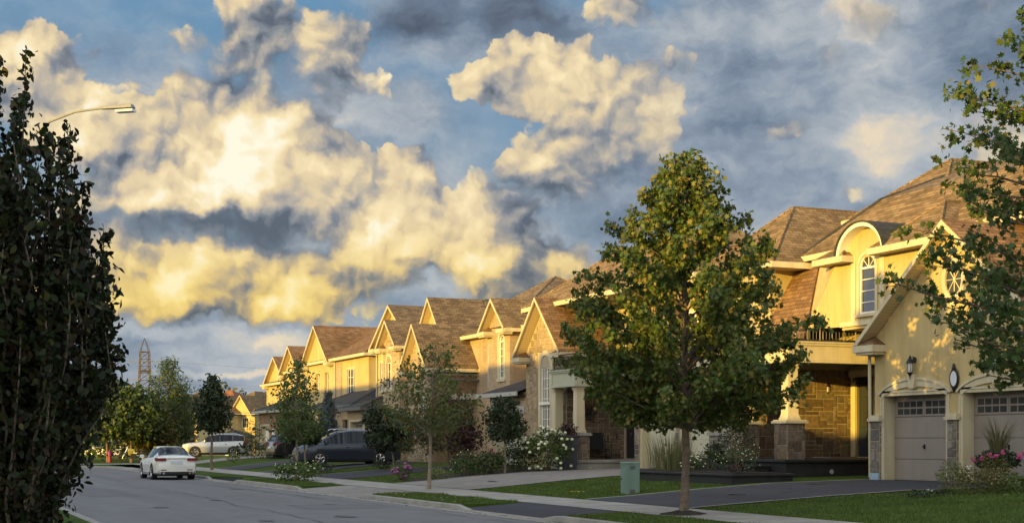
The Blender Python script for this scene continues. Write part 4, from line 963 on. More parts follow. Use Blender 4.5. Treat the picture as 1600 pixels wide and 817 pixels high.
def house5():
    H = thing('house', 'fifth house with nested stone and stucco gables above an arched dark window', 'house', (24.6, 76, .6), group='houses along the street')
    wingbox(H, stucco, 25.9, 37, 73.2, 79.6, .55, 7.25, [(77.6, 78.1, 4.6, 6.3), (78.6, 79.1, 4.6, 6.3)], name='main_wall')
    for a in (77.6, 78.6): window(H, 'w', 25.9, a, a+.5, 4.6, 6.3, cols=2, rows=3, depth=.08)
    gable(H, 25.9, 38, 73.3, 79.6, 7.25, 9.3, oh=.35, of=.45, rmat=shing_c, wmat=stucco)
    wingbox(H, stone_far, 24.95, 27, 72.9, 75.75, .55, 7.0, [(74.3, 75.1, 4.6, 6.1)], name='bay_wall')
    gable(H, 24.95, 29, 72.9, 75.75, 7.0, 8.25, oh=.25, of=.4, rmat=shing_c, wmat=stone_far)
    window(H, 'w', 24.95, 74.3, 75.1, 4.6, 6.05, cols=2, rows=3, arch=.35, depth=.1, trim=.18)
    wingbox(H, brick_t, 24.0, 27, 76, 79.5, .55, 3.6, [(76.4, 79.0, .55, 2.9)], name='garage_wall', depth=.4)
    garage_door(H, 24, 76.5, 78.9, .66, 2.8, taupe, winrows=1)
    hip(H, 23.6, 27.5, 75.6, 79.9, 3.6, .35, slate, fas=gutter_d)
    hip(H, 27, 39, 72.0, 81, 7.0, .6, shing_c)
house5()

def house6():
    H = thing('house', 'sixth house, yellow stucco upper floor over a brick garage with blue slate roof', 'house', (24.7, 82, .6), group='houses along the street')
    wingbox(H, stucco, 26.6, 38, 83.6, 97.2, .55, 7.15, [(86.5, 88.2, 4.75, 6.35), (92.0, 93.0, 4.75, 6.35), (94.3, 95.3, 4.75, 6.35)], name='main_wall')
    m = MB(); m.box(26.54, 26.6, 89.3, 90.6, 3.5, 7.1); m.build('brick_strip', brick_t, H)
    window(H, 'w', 26.6, 86.5, 88.2, 4.75, 6.35, cols=3, rows=3, depth=.08, mull=(1, 2)); window(H, 'w', 26.6, 92.0, 93.0, 4.75, 6.35, cols=2, rows=3, depth=.08); window(H, 'w', 26.6, 94.3, 95.3, 4.75, 6.35, cols=2, rows=3, depth=.08)
    wingbox(H, stucco, 26.45, 30, 90.7, 97.4, .55, 7.1, [(92.0, 93.0, 4.75, 6.35), (94.3, 95.3, 4.75, 6.35)], name='gable_bay')
    gable(H, 26.4, 38, 91.2, 97.4, 7.15, 9.5, oh=.35, of=.4, rmat=shing_b, wmat=stucco)
    hip(H, 26.2, 38.5, 83.2, 98, 7.15, .55, shing_b)
    wingbox(H, brick_t, 24.7, 28, 79.95, 88.3, .55, 3.8, [(80.6, 82.9, .55, 3.0), (84.0, 87.8, .55, 3.0)], name='garage_wall', depth=.3)
    m = MB(); facade(m, 's', 79.93, 24.7, 28, .55, 3.8); m.build('garage_side', brick_b, H)
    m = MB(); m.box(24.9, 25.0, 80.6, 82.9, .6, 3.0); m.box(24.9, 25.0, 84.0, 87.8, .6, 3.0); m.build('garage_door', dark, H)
    hip(H, 24.2, 29.5, 79.5, 88.9, 3.85, .42, slate, fas=gutter_d)
    lantern(H, 24.7, 83.3, 3.3, .9)
house6()
def house7():
    H = thing('house', 'seventh house with tall narrow yellow gable behind the slim street tree', 'house', (24.5, 100, .6), group='houses along the street')
    wingbox(H, stucco, 27.2, 38, 98.5, 107, .55, 7.0, [(100, 101, 4.7, 6.3), (103.4, 104.4, 4.7, 6.3)], name='main_wall')
    for a in (100, 103.4): window(H, 'w', 27.2, a, a+1, 4.7, 6.3, cols=2, rows=3, depth=.08)
    gable(H, 27.1, 38, 101.2, 106.4, 6.9, 8.7, oh=.35, of=.45, rmat=shing_b, wmat=stucco)
    hip(H, 27, 38, 98, 107.5, 7, .5, shing_b)
    wingbox(H, brick_b, 24.4, 28, 97.6, 103.4, .55, 3.85, [(100.2, 102.8, .55, 2.9)], name='garage_wall', depth=.3)
    garage_door(H, 24.4, 100.3, 102.7, .66, 2.8, white, winrows=1)
    hip(H, 24.0, 29, 97.2, 103.9, 3.9, .4, slate, fas=gutter)
    lantern(H, 24.4, 99.2, 3.2, .9); m = MB(); m.box(24.3, 24.4, 98.6, 99.0, .6, 2.6); m.build('corner_trim', white, H)
house7()
def house8():
    H = thing('house', 'eighth house, smallest yellow gable at the far end of the near row', 'house', (25, 110, .6), group='houses along the street')
    wingbox(H, stucco, 28, 38, 108.5, 116, .2, 6.4, [(111, 112.2, 4.2, 5.6)]); window(H, 'w', 28, 111, 112.2, 4.2, 5.6, cols=2, rows=3, depth=.08)
    gable(H, 28, 38, 109, 115.5, 6.4, 8.4, rmat=shing_b, wmat=stucco); hip(H, 27.6, 38.4, 108, 116.5, 6.4, .5, shing_b)
house8()

# houses beyond the bend
def far_house(label, loc, rz, w=9.5, rm=None, g=1, zf=0):
    H = thing('house', label, 'house', (0, 0, 0), group='houses beyond the bend')
    wingbox(H, stucco, 0, 11, 0, w, -1.5, 5.6, [(1.2, 2.4, 3.6, 5.0), (w-2.6, w-1.4, 3.6, 5.0)]); window(H, 'w', 0, 1.2, 2.4, 3.6, 5, cols=3, rows=2, depth=.08); window(H, 'w', 0, w-2.6, w-1.4, 3.6, 5, cols=3, rows=2, depth=.08)
    gable(H, -.3, 11, .3, 4.2, 5.6, 8.0, rmat=rm, wmat=stucco, returns=False)
    if g > 1: gable(H, -.6, 8, w-3.3, w-.3, 5.6, 7.4, rmat=rm, wmat=stucco, returns=False)
    hip(H, -.5, 11.5, -.5, w+.5, 5.6, .62, rm)
    wingbox(H, brick_t, -3.5, 0, .5, 6.5, -1.5, 2.4, [(1, 3.2, -1.5, 1.4), (3.8, 6, -1.5, 1.4)], name='garage_wall'); m = MB(); m.box(-3.3, -3.2, 1, 3.2, -1.5, 1.4); m.box(-3.3, -3.2, 3.8, 6, -1.5, 1.4); m.build('garage_door', white, H)
    hip(H, -4, .2, 0, 7, 2.5, .4, slate, fas=gutter_d)
    v = MB(); v.box(5.5, 5.9, 1.2, 1.6, 7.2, 7.9); v.build('roof_vent', white, H)
    H.location = loc; H.rotation_euler = (0, 0, rz)
def at(px, Y, z=0):
    x = (px-800)/2200*Y; return (CT*x+KT*Y, CT*Y-KT*x, z)
far_house('far yellow house with two gables just left of the seventh house', at(398, 195), R(32), 9.5, shing_a, 2)
far_house('far yellow house with small roof vents between two street trees', at(362, 205), R(32), 8.5, shing_b, 1)
far_house('far house glimpsed between the trees with a thin sunlit gable', at(308, 190), R(30), 9, shing_a, 1)
far_house('farthest house with the rust red hip roof', at(372, 235, 1.2), R(40), 12, shing_d, 1)

# houses across the street (outside the photo; they cast the evening shade)
def across(label, s0, s1, ze, zr, T0=-16.2, T1=-8.2):
    H = thing('house', label, 'house', (T1, (s0+s1)/2, .1), group='houses on the camera side of the street')
    tc_ = (T0+T1)/2; p = (zr-ze)/(T1-tc_)
    m = MB(); m.box(T0+.5, T1-.5, s0+.4, s1-.4, .05, ze+.1)
    for y in (s0+.4, s1-.4): m.extrude([(T0+.5, y-.05, ze), (T1-.5, y-.05, ze), (tc_, y-.05, zr-.5*p)], (0, .1, 0))
    m.build('wall', brick_t, H)
    m = MB(); m.extrude([(T0, s0, ze), (tc_, s0, zr), (T1, s0, ze), (T1, s0, ze-.15), (tc_, s0, zr-.18), (T0, s0, ze-.15)], (0, s1-s0, 0)); m.build('roof', shing_a, H)
    m = MB(); m.box(T1-.5, T1-.44, s0+1, s0+3.4, .15, 2.5); m.build('garage_door', white, H)
    m = MB(); m.box(T1-.5, T1-.43, s0+6, s0+7.6, 1, 2.4); m.build('window', glass, H)
across('brown roofed house across the street, first beyond the low house', 21.5, 35, 6.2, 9.0)
across('brown roofed house across the street, second beyond the low house', 35.8, 49.5, 6.2, 9.1)
across('brown roofed house across the street, third beyond the low house', 50.3, 64, 6.2, 9.0)
across('brown roofed house across the street, fourth beyond the low house', 64.8, 78.5, 6.2, 9.2)
across('brown roofed house across the street, fifth beyond the low house', 79.3, 90, 6.2, 9.0)
across('low house across the street nearest the photographer', 3.5, 20.5, 3.3, 6.1, T0=-17.5, T1=-8.2)
across('two storey house across the street behind the photographer', -12, 2.8, 5.8, 8.7)

# ---------------------------------------------------------------- vegetation
LEAF = {
 'maple': [(0, -.5, 0), (.10, -.22, .03), (.42, -.30, .05), (.30, -.02, .04), (.50, .20, .07), (.20, .20, .03), (0, .55, 0), (-.20, .20, .03), (-.50, .20, .07), (-.30, -.02, .04), (-.42, -.30, .05), (-.10, -.22, .03)],
 'ovate': [(0, -.5, 0), (.24, -.22, .06), (.30, .05, .08), (.17, .34, .04), (0, .55, 0), (-.17, .34, .04), (-.30, .05, .08), (-.24, -.22, .06)],
 'lance': [(0, -.5, 0), (.13, -.05, .04), (0, .5, 0), (-.13, -.05, .04)],
 'clump': [(0, -.5, .0), (.35, -.35, .12), (.5, .1, -.05), (.2, .45, .1), (-.15, .3, -.1), (-.45, .35, .05), (-.35, -.2, -.1)],
}
def leaf_mesh(name, pts, size, shape, mat, parent=None, up=.6, sizevar=.35, rg=None, outw=None, local=False):
    """one mesh of many small folded leaf faces; up biases the leaf normals upward, outw = outward directions"""
    rg = rg or rng; pts = np.asarray(pts, float); n = len(pts)
    tp = np.array(LEAF[shape]); k = len(tp)
    nr = rg.normal(size=(n, 3)); nr[:, 2] = nr[:, 2]*.8+up*1.3
    if outw is not None: nr += outw*.8
    nr /= np.linalg.norm(nr, axis=1)[:, None]
    t = rg.normal(size=(n, 3)); t[:, 2] -= .5; t -= nr*(t*nr).sum(1)[:, None]; t /= np.linalg.norm(t, axis=1)[:, None]
    b = np.cross(nr, t); sz = size*(1+sizevar*rg.uniform(-1, 1, n))
    V = pts[:, None, :]+sz[:, None, None]*(tp[None, :, 0, None]*b[:, None, :]+tp[None, :, 1, None]*t[:, None, :]+tp[None, :, 2, None]*nr[:, None, :])
    V = V.reshape(-1, 3)
    me = bpy.data.meshes.new(name); me.vertices.add(n*k); me.vertices.foreach_set('co', V.ravel())
    me.loops.add(n*k); me.loops.foreach_set('vertex_index', np.arange(n*k, dtype=np.int32))
    me.polygons.add(n); me.polygons.foreach_set('loop_start', np.arange(0, n*k, k, dtype=np.int32)); 
    me.update(calc_edges=True); me.validate()
    me.materials.append(mat); o = bpy.data.objects.new(name, me); col.objects.link(o)
    if parent is not None: attach(o, parent, local)
    return o
def tree(name, label, loc, h, r, trunk_h, profile, nb, per, size, shape, lmat, group=None, tr=.07, seed=1, bmat=None, rise=.45, cat='tree', lean=(0, 0), twig=.5, up=.5, multi=0, jitter=.10, inner=.25, droop=0, sub=7):
    """tapered trunk with limbs; leaves on twigs along every limb. profile: list of (t, radius factor) over the crown height"""
    rg = np.random.default_rng(seed); H = thing(name, label, cat, loc, group=group)
    tm = MB(); L_ = Vector((lean[0], lean[1], 0))
    def axis(z): t = z/h; return Vector((L_.x*t*t+.03*math.sin(z*2.1+seed), L_.y*t*t+.03*math.cos(z*1.7+seed), z))
    zs = np.linspace(0, h*.96, 12)
    def trad(z): return tr*(1.25 if z < .05 else 1)*(1-z/h)**.75+.006
    tm.tube([axis(z) for z in zs], [trad(z) for z in zs], 9)
    pr_t = [a for a, _ in profile]; pr_r = [b for _, b in profile]
    P_, O_ = [], []
    for i in range(nb):
        t = (i+.5)/nb; az = i*2.39996+rg.uniform(-.4, .4); ln = np.interp(t, pr_t, pr_r)*r*rg.uniform(.72, 1.12)
        z1 = trunk_h+t*(h-trunk_h); rs = ln*rise*rg.uniform(.7, 1.3); z0 = max(trunk_h*.93, z1-rs)
        if z0 > h*.95: z0 = h*.93
        a = axis(z0); d = Vector((math.cos(az), math.sin(az), 0))
        pts = [a+d*ln*u+Vector((0, 0, (z1-z0)*u**.8-droop*ln*u*u))+Vector(rg.normal(size=3)*.02*ln) for u in (0, .25, .5, .75, 1)]
        r0 = max(.008, trad(z0)*.5); tm.tube(pts, [r0, r0*.75, r0*.5, r0*.33, r0*.14], 5)
        ns = max(2, int(sub*(ln/r+.25)))
        for q in range(ns):
            u = inner+(1-inner)*(q+rg.uniform(0, 1))/ns
            k = min(3, int(u*4)); f = u*4-k; base = pts[k].lerp(pts[k+1], f)
            dv = Vector(rg.normal(size=3)); dv.z = dv.z*.6+.35; dv = (dv.normalized()+d*.5).normalized(); tl = twig*rg.uniform(.5, 1.1)*(1.15-u*.5)
            tip = base+dv*tl
            if size > .03: tm.tube([base, tip], [r0*.22+.002, .002], 3, False)
            m_ = max(1, int(per*rg.uniform(.6, 1.4)))
            for w in range(m_):
                f2 = rg.uniform(.15, 1.05)
                pp = base.lerp(tip, f2)+Vector(rg.normal(size=3)*jitter); P_.append(pp[:]); O_.append((dv.x, dv.y, dv.z*.3))
        P_.append(pts[-1][:]); O_.append((d.x, d.y, .3))
    tm.build('trunk', bmat or barkm, H, smooth=True, local=True)
    leaf_mesh('crown', P_, size, shape, lmat, H, up=up, rg=rg, outw=np.array(O_), local=True)
    return H
def shrub(name, label, loc, rx, ry, h, n, size, lmat, shape='ovate', seed=1, cat='shrub', group=None, flowers=None, lob=.22, shell=.55, z0=.05, up=.35, stems=5):
    rg = np.random.default_rng(seed); H = thing(name, label, cat, loc, group=group)
    d = rg.normal(size=(n, 3)); d /= np.linalg.norm(d, axis=1)[:, None]; d[:, 2] = np.abs(d[:, 2])*np.sign(rg.uniform(-.35, 1, n))
    ph = rg.uniform(0, 6, 6)
    lump = 1+lob*(np.sin(d[:, 0]*5+ph[0])*np.cos(d[:, 1]*6+ph[1])+.6*np.sin(d[:, 2]*7+ph[2]+d[:, 0]*4))
    rr = (1-(1-shell)*rg.uniform(0, 1, n)**1.6)*lump+rg.normal(size=n)*.03
    p = d*rr[:, None]*np.array([rx, ry, h*.52]); p[:, 2] = np.maximum(p[:, 2]+h*.5, z0*rg.uniform(.5, 1.5, n))
    m = MB()
    for i in range(stems):
        a = rg.uniform(0, 6.28); m.tube([(0, 0, 0), (.25*rx*math.cos(a), .25*ry*math.sin(a), h*.3), (.6*rx*math.cos(a), .6*ry*math.sin(a), h*.7)], [.018, .012, .005], 5)
    m.build('stem', barkm, H, local=True)
    leaf_mesh('foliage', p, size, shape, lmat, H, up=up, rg=rg, outw=d, local=True)
    if flowers:
        nf, fs, fm = flowers; sel = rg.uniform(0, 1, n)
        q = d[:nf]*np.array([rx, ry, h*.52])*rg.uniform(1.0, 1.1, nf)[:, None]*lump[:nf, None]; q[:, 2] = np.maximum(q[:, 2]+h*.5, .12)
        mm = MB()
        for c in q:
            mm.lathe(tuple(c), [(fs*.3, -fs*.35), (fs*.5, -.1*fs), (fs*.48, fs*.15), (fs*.22, fs*.36), (0.001, fs*.4)], 6)
        mm.build('blossoms', fm, H, local=True)
    return H
PM = [(0, .45), (.08, .8), (.2, .97), (.35, 1.0), (.5, .88), (.65, .66), (.8, .40), (.92, .20), (1, .06)]
PO = [(0, .6), (.15, .95), (.4, 1.0), (.65, .85), (.85, .5), (1, .15)]
ST = 'young street trees along the boulevard'
tree('maple_tree', 'tallest boulevard maple in the middle with golden upper leaves and mulch round its trunk', (14.76, 25.1, .13), 7.35, 2.7, 1.95, PM, 135, 40, .102, 'maple', maple_l, ST, tr=.085, seed=12, rise=.55, up=.35, twig=.40, jitter=.075, sub=9)
tree('maple_tree', 'maple at the right edge with long dark branches in front of the garage', (14.95, 14.9, .13), 8.5, 2.5, 2.35, PM, 95, 17, .100, 'maple', maple_r, ST, tr=.10, seed=23, rise=.35, up=.35, twig=.34, jitter=.07, sub=8)
tree('street_tree', 'slim street tree with reddish yellow leaves and pale trunk beside the paver driveway', (15.15, 41.4, .13), 4.45, 1.55, 1.85, PO, 50, 12, .10, 'ovate', birch_l, ST, tr=.06, seed=31, bmat=bark_l, rise=.8, twig=.5, jitter=.1, lean=(.15, -.1))
tree('street_tree', 'slim street tree rising out of a flowering shrub on the boulevard', (14.3, 54.3, .13), 4.75, 1.08, 1.7, PM, 52, 11, .11, 'ovate', hydr_l, ST, tr=.06, seed=37, rise=.7, twig=.4, jitter=.1, bmat=bark_l)
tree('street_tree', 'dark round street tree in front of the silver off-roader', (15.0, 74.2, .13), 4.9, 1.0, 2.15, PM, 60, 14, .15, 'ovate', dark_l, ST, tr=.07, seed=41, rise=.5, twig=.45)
# columnar beech close to the camera
def beech(label, loc, h, r, seed, n_st=30, dens=34):
    rg = np.random.default_rng(seed); H = thing('beech_tree', label, 'tree', loc)
    tm = MB(); P_ = []; O_ = []
    for i in range(n_st*2):
        az = rg.uniform(0, 6.283); rad = r*math.sqrt(rg.uniform(0.02, 1)); hh = h*(1-.36*(rad/r)**1.6)*rg.uniform(.66, 1.0)
        zb = rg.uniform(.1, .9)*(.3 if i < n_st else 2.2); d = Vector((math.cos(az), math.sin(az), 0))
        pts = [d*(rad*(.06+.94*min(1, u*1.6)**1.05))*(1 if u < .8 else 1-.10*(u-.8)*5*rg.uniform(0, 1.5))+Vector((rg.normal()*.03, rg.normal()*.03, zb+(hh-zb)*u)) for u in np.linspace(0, 1, 9)]
        tm.tube(pts, list(np.linspace(.022, .003, 9)), 5)
        nl = int(dens*(hh-zb))
        for k in range(nl):
            u = rg.uniform(.02, 1)**.85*8; j = min(7, int(u)); b = pts[j].lerp(pts[j+1], u-j)
            dv = Vector(rg.normal(size=3)).normalized(); sp = .17 if u < 7 else .06
            P_.append((b+dv*rg.uniform(.02, sp)+d*.04*rg.uniform(0, 1))[:]); O_.append((d.x, d.y, 0))
    for i in range(26):   # stray side shoots
        az = rg.uniform(0, 6.283); z = rg.uniform(1.0, h*.60); rr = r*(.45+.5*min(1, z/2.4))*.92; d = Vector((math.cos(az), math.sin(az), 0)); L_ = rg.uniform(.15, .42)
        b0 = d*rr*.75+Vector((0, 0, z)); b1 = d*(rr+L_*.7)+Vector((0, 0, z+L_)); tm.tube([b0, b1], [.006, .002], 4)
        for k in range(10): P_.append((b0.lerp(b1, rg.uniform(.3, 1.02))+Vector(rg.normal(size=3)*.022))[:]); O_.append((d.x, d.y, 0))
    tm.tube([(0, 0, 0), (0, 0, .9), (.03, 0, h*.6)], [.07, .06, .02], 9)
    tm.build('trunk', barkm, H, smooth=True, local=True)
    leaf_mesh('crown', P_, .064, 'ovate', beech_l, H, sizevar=.5, up=.3, rg=rg, outw=np.array(O_)*.6, local=True)
    return H
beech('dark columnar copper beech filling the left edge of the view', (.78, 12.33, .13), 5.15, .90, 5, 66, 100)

# trees and shrubs on the lots
tree('standard_tree', 'small round topped tree on a thin trunk before the low slate roofed garage', (20.4, 47.7, .5), 2.75, .80, 1.3, PO, 50, 16, .09, 'ovate', dark_l, None, tr=.035, seed=51, rise=.3, twig=.28, jitter=.06, bmat=bark_l)
tree('standard_tree', 'round dark tree with leaning trunk beside the minivan rear wheel', (19.6, 58.0, .45), 2.7, 1.3, .85, [(0, .7), (.2, 1), (.6, .95), (.85, .7), (1, .3)], 60, 18, .11, 'ovate', dark_l, None, tr=.045, seed=53, rise=.2, twig=.35, jitter=.07, lean=(-.7, .1), bmat=bark_l)
tree('standard_tree', 'round dark tree on two thin stems in front of the minivan bonnet', (16.4, 60.6, .27), 2.6, .85, 1.35, [(0, .7), (.2, 1), (.6, .95), (.85, .7), (1, .3)], 60, 18, .11, 'ovate', dark_l, None, tr=.04, seed=55, rise=.2, twig=.35, jitter=.07, lean=(-.5, 0), bmat=bark_l)
tree('blue_spruce', 'blue grey spruce between the minivan and the brick garage', (21.8, 76.0, .56), 3.9, 1.05, .2, [(0, 1), (.3, .8), (.6, .5), (.85, .2), (1, .03)], 90, 18, .16, 'lance', spruce_l, None, tr=.06, seed=57, rise=-.1, twig=.25, jitter=.07)
tree('purple_tree', 'low spreading purple leaved tree in the bed beside the brick wall', (21.2, 55.6, .5), 3.0, 1.55, .9, PO, 60, 14, .11, 'maple', purple_l, None, tr=.05, seed=59, rise=.2, twig=.4, jitter=.1, droop=.15)
BED = 'shrubs in the flower bed along the paver driveway'
beds = [('shrub', 'reddish green mounded shrub behind the pale tree trunk', (18.6, 50.8, .38), 1.25, 1.2, 1.6, 1500, .09, gold_l, 'lance', None),
 ('shrub', 'low green shrub with tiny white flowers in the driveway bed', (19.6, 49.6, .45), .6, .6, .8, 500, .08, green_l, 'ovate', (26, .06, white_f)),
 ('shrub', 'bright green low shrub at the paver driveway edge', (19.0, 48.2, .42), .55, .5, .62, 500, .08, green_l, 'ovate', None),
 ('shrub', 'shrub topped with dark red flowers in the driveway bed', (20.4, 49.4, .5), .55, .55, .85, 500, .08, dark_l, 'ovate', (22, .10, red_f)),
 ('shrub', 'broad leaved green shrub in the middle of the driveway bed', (19.9, 47.9, .48), .6, .6, .75, 520, .11, green_l, 'ovate', None),
 ('shrub', 'pale yellow green shrub below the small garage door', (21.2, 49.1, .54), .6, .6, .95, 500, .09, hydr_l, 'ovate', None),
 ('shrub', 'thin upright dark shrub against the small garage door', (22.0, 50.0, .56), .5, .5, 1.75, 420, .09, dark_l, 'ovate', None),
 ('shrub', 'dark green mound beneath the small round topped tree', (21.2, 47.9, .54), .75, .7, .95, 800, .08, dark_l, 'ovate', None),
 ('hydrangea', 'large hydrangea full of white flower heads beside the black planter', (21.9, 47.3, .56), .95, .9, 1.45, 1500, .11, hydr_l, 'ovate', (60, .13, white_f)),
 ('shrub', 'low golden shrub with pale spots at the bed corner', (17.6, 47.3, .3), .42, .4, .42, 330, .07, varieg_l, 'ovate', None)]
for i, (nm, lb, lc, rx, ry, h, n, sz, mt, shp, fl) in enumerate(beds): shrub(nm, lb, lc, rx, ry, h, n, sz, mt, shp, seed=80+i, group=BED, flowers=fl)
shrub('peony', 'pink flowering perennial at the end of the driveway bed', (16.75, 48.6, .25), .35, .45, .55, 260, .08, green_l, seed=95, cat='flower', flowers=(22, .12, mauve_f))
m = MB(); strip(m, 16.6, 23.4, lambda t: 46.95+.0*(t), lambda t: 49.8+.2*(t-16), .012); tag(m.build('mulch_bed', soil), kind='structure')
shrub('hosta_clump', 'low shrub with cream flower spikes round the slim boulevard tree', (14.0, 53.0, .13), .95, .95, .72, 900, .11, hydr_l, seed=96, flowers=(30, .06, white_f), up=.5)
shrub('low_shrub', 'small mounded shrub at the stems of the minivan tree', (17.0, 60.0, .3), .5, .5, .45, 300, .08, dark_l, seed=97)
shrub('low_shrub', 'small mounded shrub at the foot of the leaning tree', (19.3, 58.9, .45), .45, .45, .4, 280, .08, dark_l, seed=98)
shrub('cloud_pruned_pine', 'tiered dark pine left of the brick garage pier', (21.5, 92.5, .55), .8, .8, 2.6, 900, .14, dark_l, 'lance', seed=99, lob=.4)
shrub('low_shrub', 'dark shrub beside the tiered pine', (22.3, 91.0, .55), .9, .9, 1.2, 600, .13, dark_l, seed=100)
shrub('low_shrub', 'variegated shrub behind the silver off-roader', (18.2, 83.6, .4), .45, .45, .6, 240, .10, varieg_l, seed=101)
# front bed of house 1
FB = 'shrubs in the rock bed of the nearest house'
fb = [('boxwood_shrub', 'rounded yellow green shrub beside the garage pier', at(1487, 31.6, .42), .36, .36, .78, 900, .045, varieg_l),
      ('boxwood_shrub', 'widest dark olive shrub between the two boulders', at(1532, 30.2, .36), .62, .55, .72, 1500, .045, gold_l),
      ('boxwood_shrub', 'olive shrub in front of the flower urn', at(1556, 30.8, .42), .40, .4, .95, 900, .045, gold_l),
      ('boxwood_shrub', 'pale green broad leaved shrub at the right picture edge', at(1592, 30.0, .36), .5, .5, .62, 700, .07, hydr_l),
      ('ground_juniper', 'low creeping juniper left of the shrubs', at(1462, 30.2, .34), .85, .5, .28, 900, .05, dark_l)]
for i, (nm, lb, lc, rx, ry, h, n, sz, mt) in enumerate(fb): shrub(nm, lb, lc, rx, ry, h, n, sz, mt, seed=110+i, group=FB)
# raised bed of house 1
def raised_bed():
    H = thing('raised_planter_bed', 'long low black stone planter wall at the driveway edge', 'planter', (21, 35, .4))
    m = MB(); m.box(20.45, 22.4, 32.3, 37.9, .35, .72); m.box(20.38, 22.45, 32.23, 37.97, .72, .79); m.build('planter_wall', black_stone, H, bevel=.012)
    m = MB(); m.box(20.6, 22.25, 32.45, 37.75, .785, .81); m.build('planting_soil', soil, H)
raised_bed()
RB = 'plants in the raised black bed'
shrub('boxwood_shrub', 'tall dark conical evergreen under the stone wing window', (22.0, 34.5, .8), .5, .5, 1.65, 1500, .05, dark_l, seed=120, group=RB, lob=.1)
shrub('perennial', 'bushy green plant with tiny white flowers at the near end of the black bed', (21.2, 33.2, .8), .55, .6, .75, 900, .05, green_l, seed=121, group=RB, flowers=(40, .035, white_f))
shrub('perennial', 'red leaved low plant on the near corner of the black bed', (20.9, 32.75, .8), .28, .3, .26, 250, .05, purple_l, seed=122, group=RB)
shrub('perennial', 'white flowering clump in the middle of the black bed', (21.0, 35.3, .8), .35, .45, .45, 350, .05, green_l, seed=123, group=RB, flowers=(34, .05, white_f))
shrub('perennial', 'green mound behind the white flowers in the black bed', (21.9, 35.8, .8), .45, .6, .6, 600, .05, green_l, seed=124, group=RB)
def blades(name, label, loc, rx, ry, h, n, w, mat, seed, group=None, cat='grass', arch=.35, parent=None):
    rg = np.random.default_rng(seed); H = thing(name, label, cat, loc, group=group) if parent is None else parent; m = MB()
    for i in range(n):
        a = rg.uniform(0, 6.28); q = math.sqrt(rg.uniform(0, 1)); b = Vector((rx*q*math.cos(a), ry*q*math.sin(a), 0)); d = Vector((math.cos(a), math.sin(a), 0)); hh = h*rg.uniform(.5, 1.05); t = Vector((-d.y, d.x, 0))*w*.5
        c = rg.uniform(.3, 1)*arch*hh; p1 = b+d*c*.3+Vector((0, 0, hh*.6)); p2 = b+d*c+Vector((0, 0, hh))
        m.poly([b-t, b+t, p1+t*.8, p1-t*.8]); m.poly([p1-t*.8, p1+t*.8, p2])
    o = m.build('blades' if parent is None else name, mat, None)
    attach(o, H, True); return H
blades('ornamental_grass', 'feathery tall grasses in front of the cream garage doors', (21.2, 36.9, .8), .6, .9, 1.25, 420, .014, reed_l, 130, RB)
def bowl_planter(label, loc, fm, seed):
    H = thing('bowl_planter', label, 'planter', loc, group='black bowl planters on the porch steps')
    m = MB(); m.lathe((0, 0, 0), [(.16, 0), (.17, .03), (.09, .07), (.10, .10), (.24, .2), (.33, .36), (.35, .38), (.35, .42), (.30, .42), (.28, .36)], 20); m.build('bowl', iron, H, smooth=True, local=True)
    rg = np.random.default_rng(seed); p = rg.normal(size=(420, 3))*np.array([.15, .15, .08])+np.array([0, 0, .52]); leaf_mesh('foliage', p, .06, 'ovate', fm, H, rg=rg, local=True)
    return H
bowl_planter('black bowl planter with yellowish flowers on the lower step', (22.6, 38.6, .77), varieg_l, 1)
bowl_planter('black bowl planter with dark green leaves on the upper step', (23.1, 37.4, .96), dark_l, 2)
def flower_urn():
    H = thing('flower_urn', 'cream urn with pink geraniums and spiky grass before the right garage door', 'planter', at(1559, 32.2, .5))
    m = MB(); m.lathe((0, 0, 0), [(.20, 0), (.21, .05), (.15, .1), (.22, .3), (.27, .50), (.29, .52), (.29, .57), (.25, .57)], 20); m.build('pot', cream, H, smooth=True, local=True)
    rg = np.random.default_rng(9); d = rg.normal(size=(1100, 3)); d /= np.linalg.norm(d, axis=1)[:, None]; p = d*np.array([.52, .52, .28])*rg.uniform(.5, 1, (1100, 1))+np.array([0, 0, .72]); leaf_mesh('foliage', p, .075, 'ovate', dark_l, H, rg=rg, local=True)
    mm = MB()
    for a, z, r_ in ((3.6, .86, .50), (3.9, .84, .53), (3.2, .80, .5), (4.9, .84, .55), (5.3, .88, .56), (5.2, .80, .5), (2.7, .72, .52), (4.3, .92, .4)):
        for k in range(7):
            c = (r_*math.cos(a)+rg.normal()*.035, r_*math.sin(a)+rg.normal()*.035, z+rg.normal()*.025); mm.lathe(c, [(.0, -.025), (.035, -.01), (.03, .015), (0.001, .028)], 6)
    mm.build('blossoms', pink_f, H, local=True)
    blades('spikes', None, None, .08, .08, 1.15, 150, .02, reed_l, 4, parent=H, arch=.75)
    H.children[-1].location = (0, 0, .65)
flower_urn()
def tall_planter():
    H = thing('tall_planter', 'tall square black planter with trailing dark plants at the porch corner', 'planter', (22.9, 47.55, .58))
    m = MB(); m.box(-.26, .26, -.26, .26, 0, 1.25, -.05, -.05); m.box(-.34, .34, -.34, .34, 1.25, 1.32); m.build('pot', P('planter_grey', (.05, .055, .075), .5, var=.1), H, local=True, bevel=.01)
    rg = np.random.default_rng(12); p = rg.normal(size=(600, 3))*np.array([.17, .17, .13])+np.array([0, 0, 1.46]); leaf_mesh('foliage', p, .08, 'ovate', purple_l, H, rg=rg, local=True)
tall_planter()
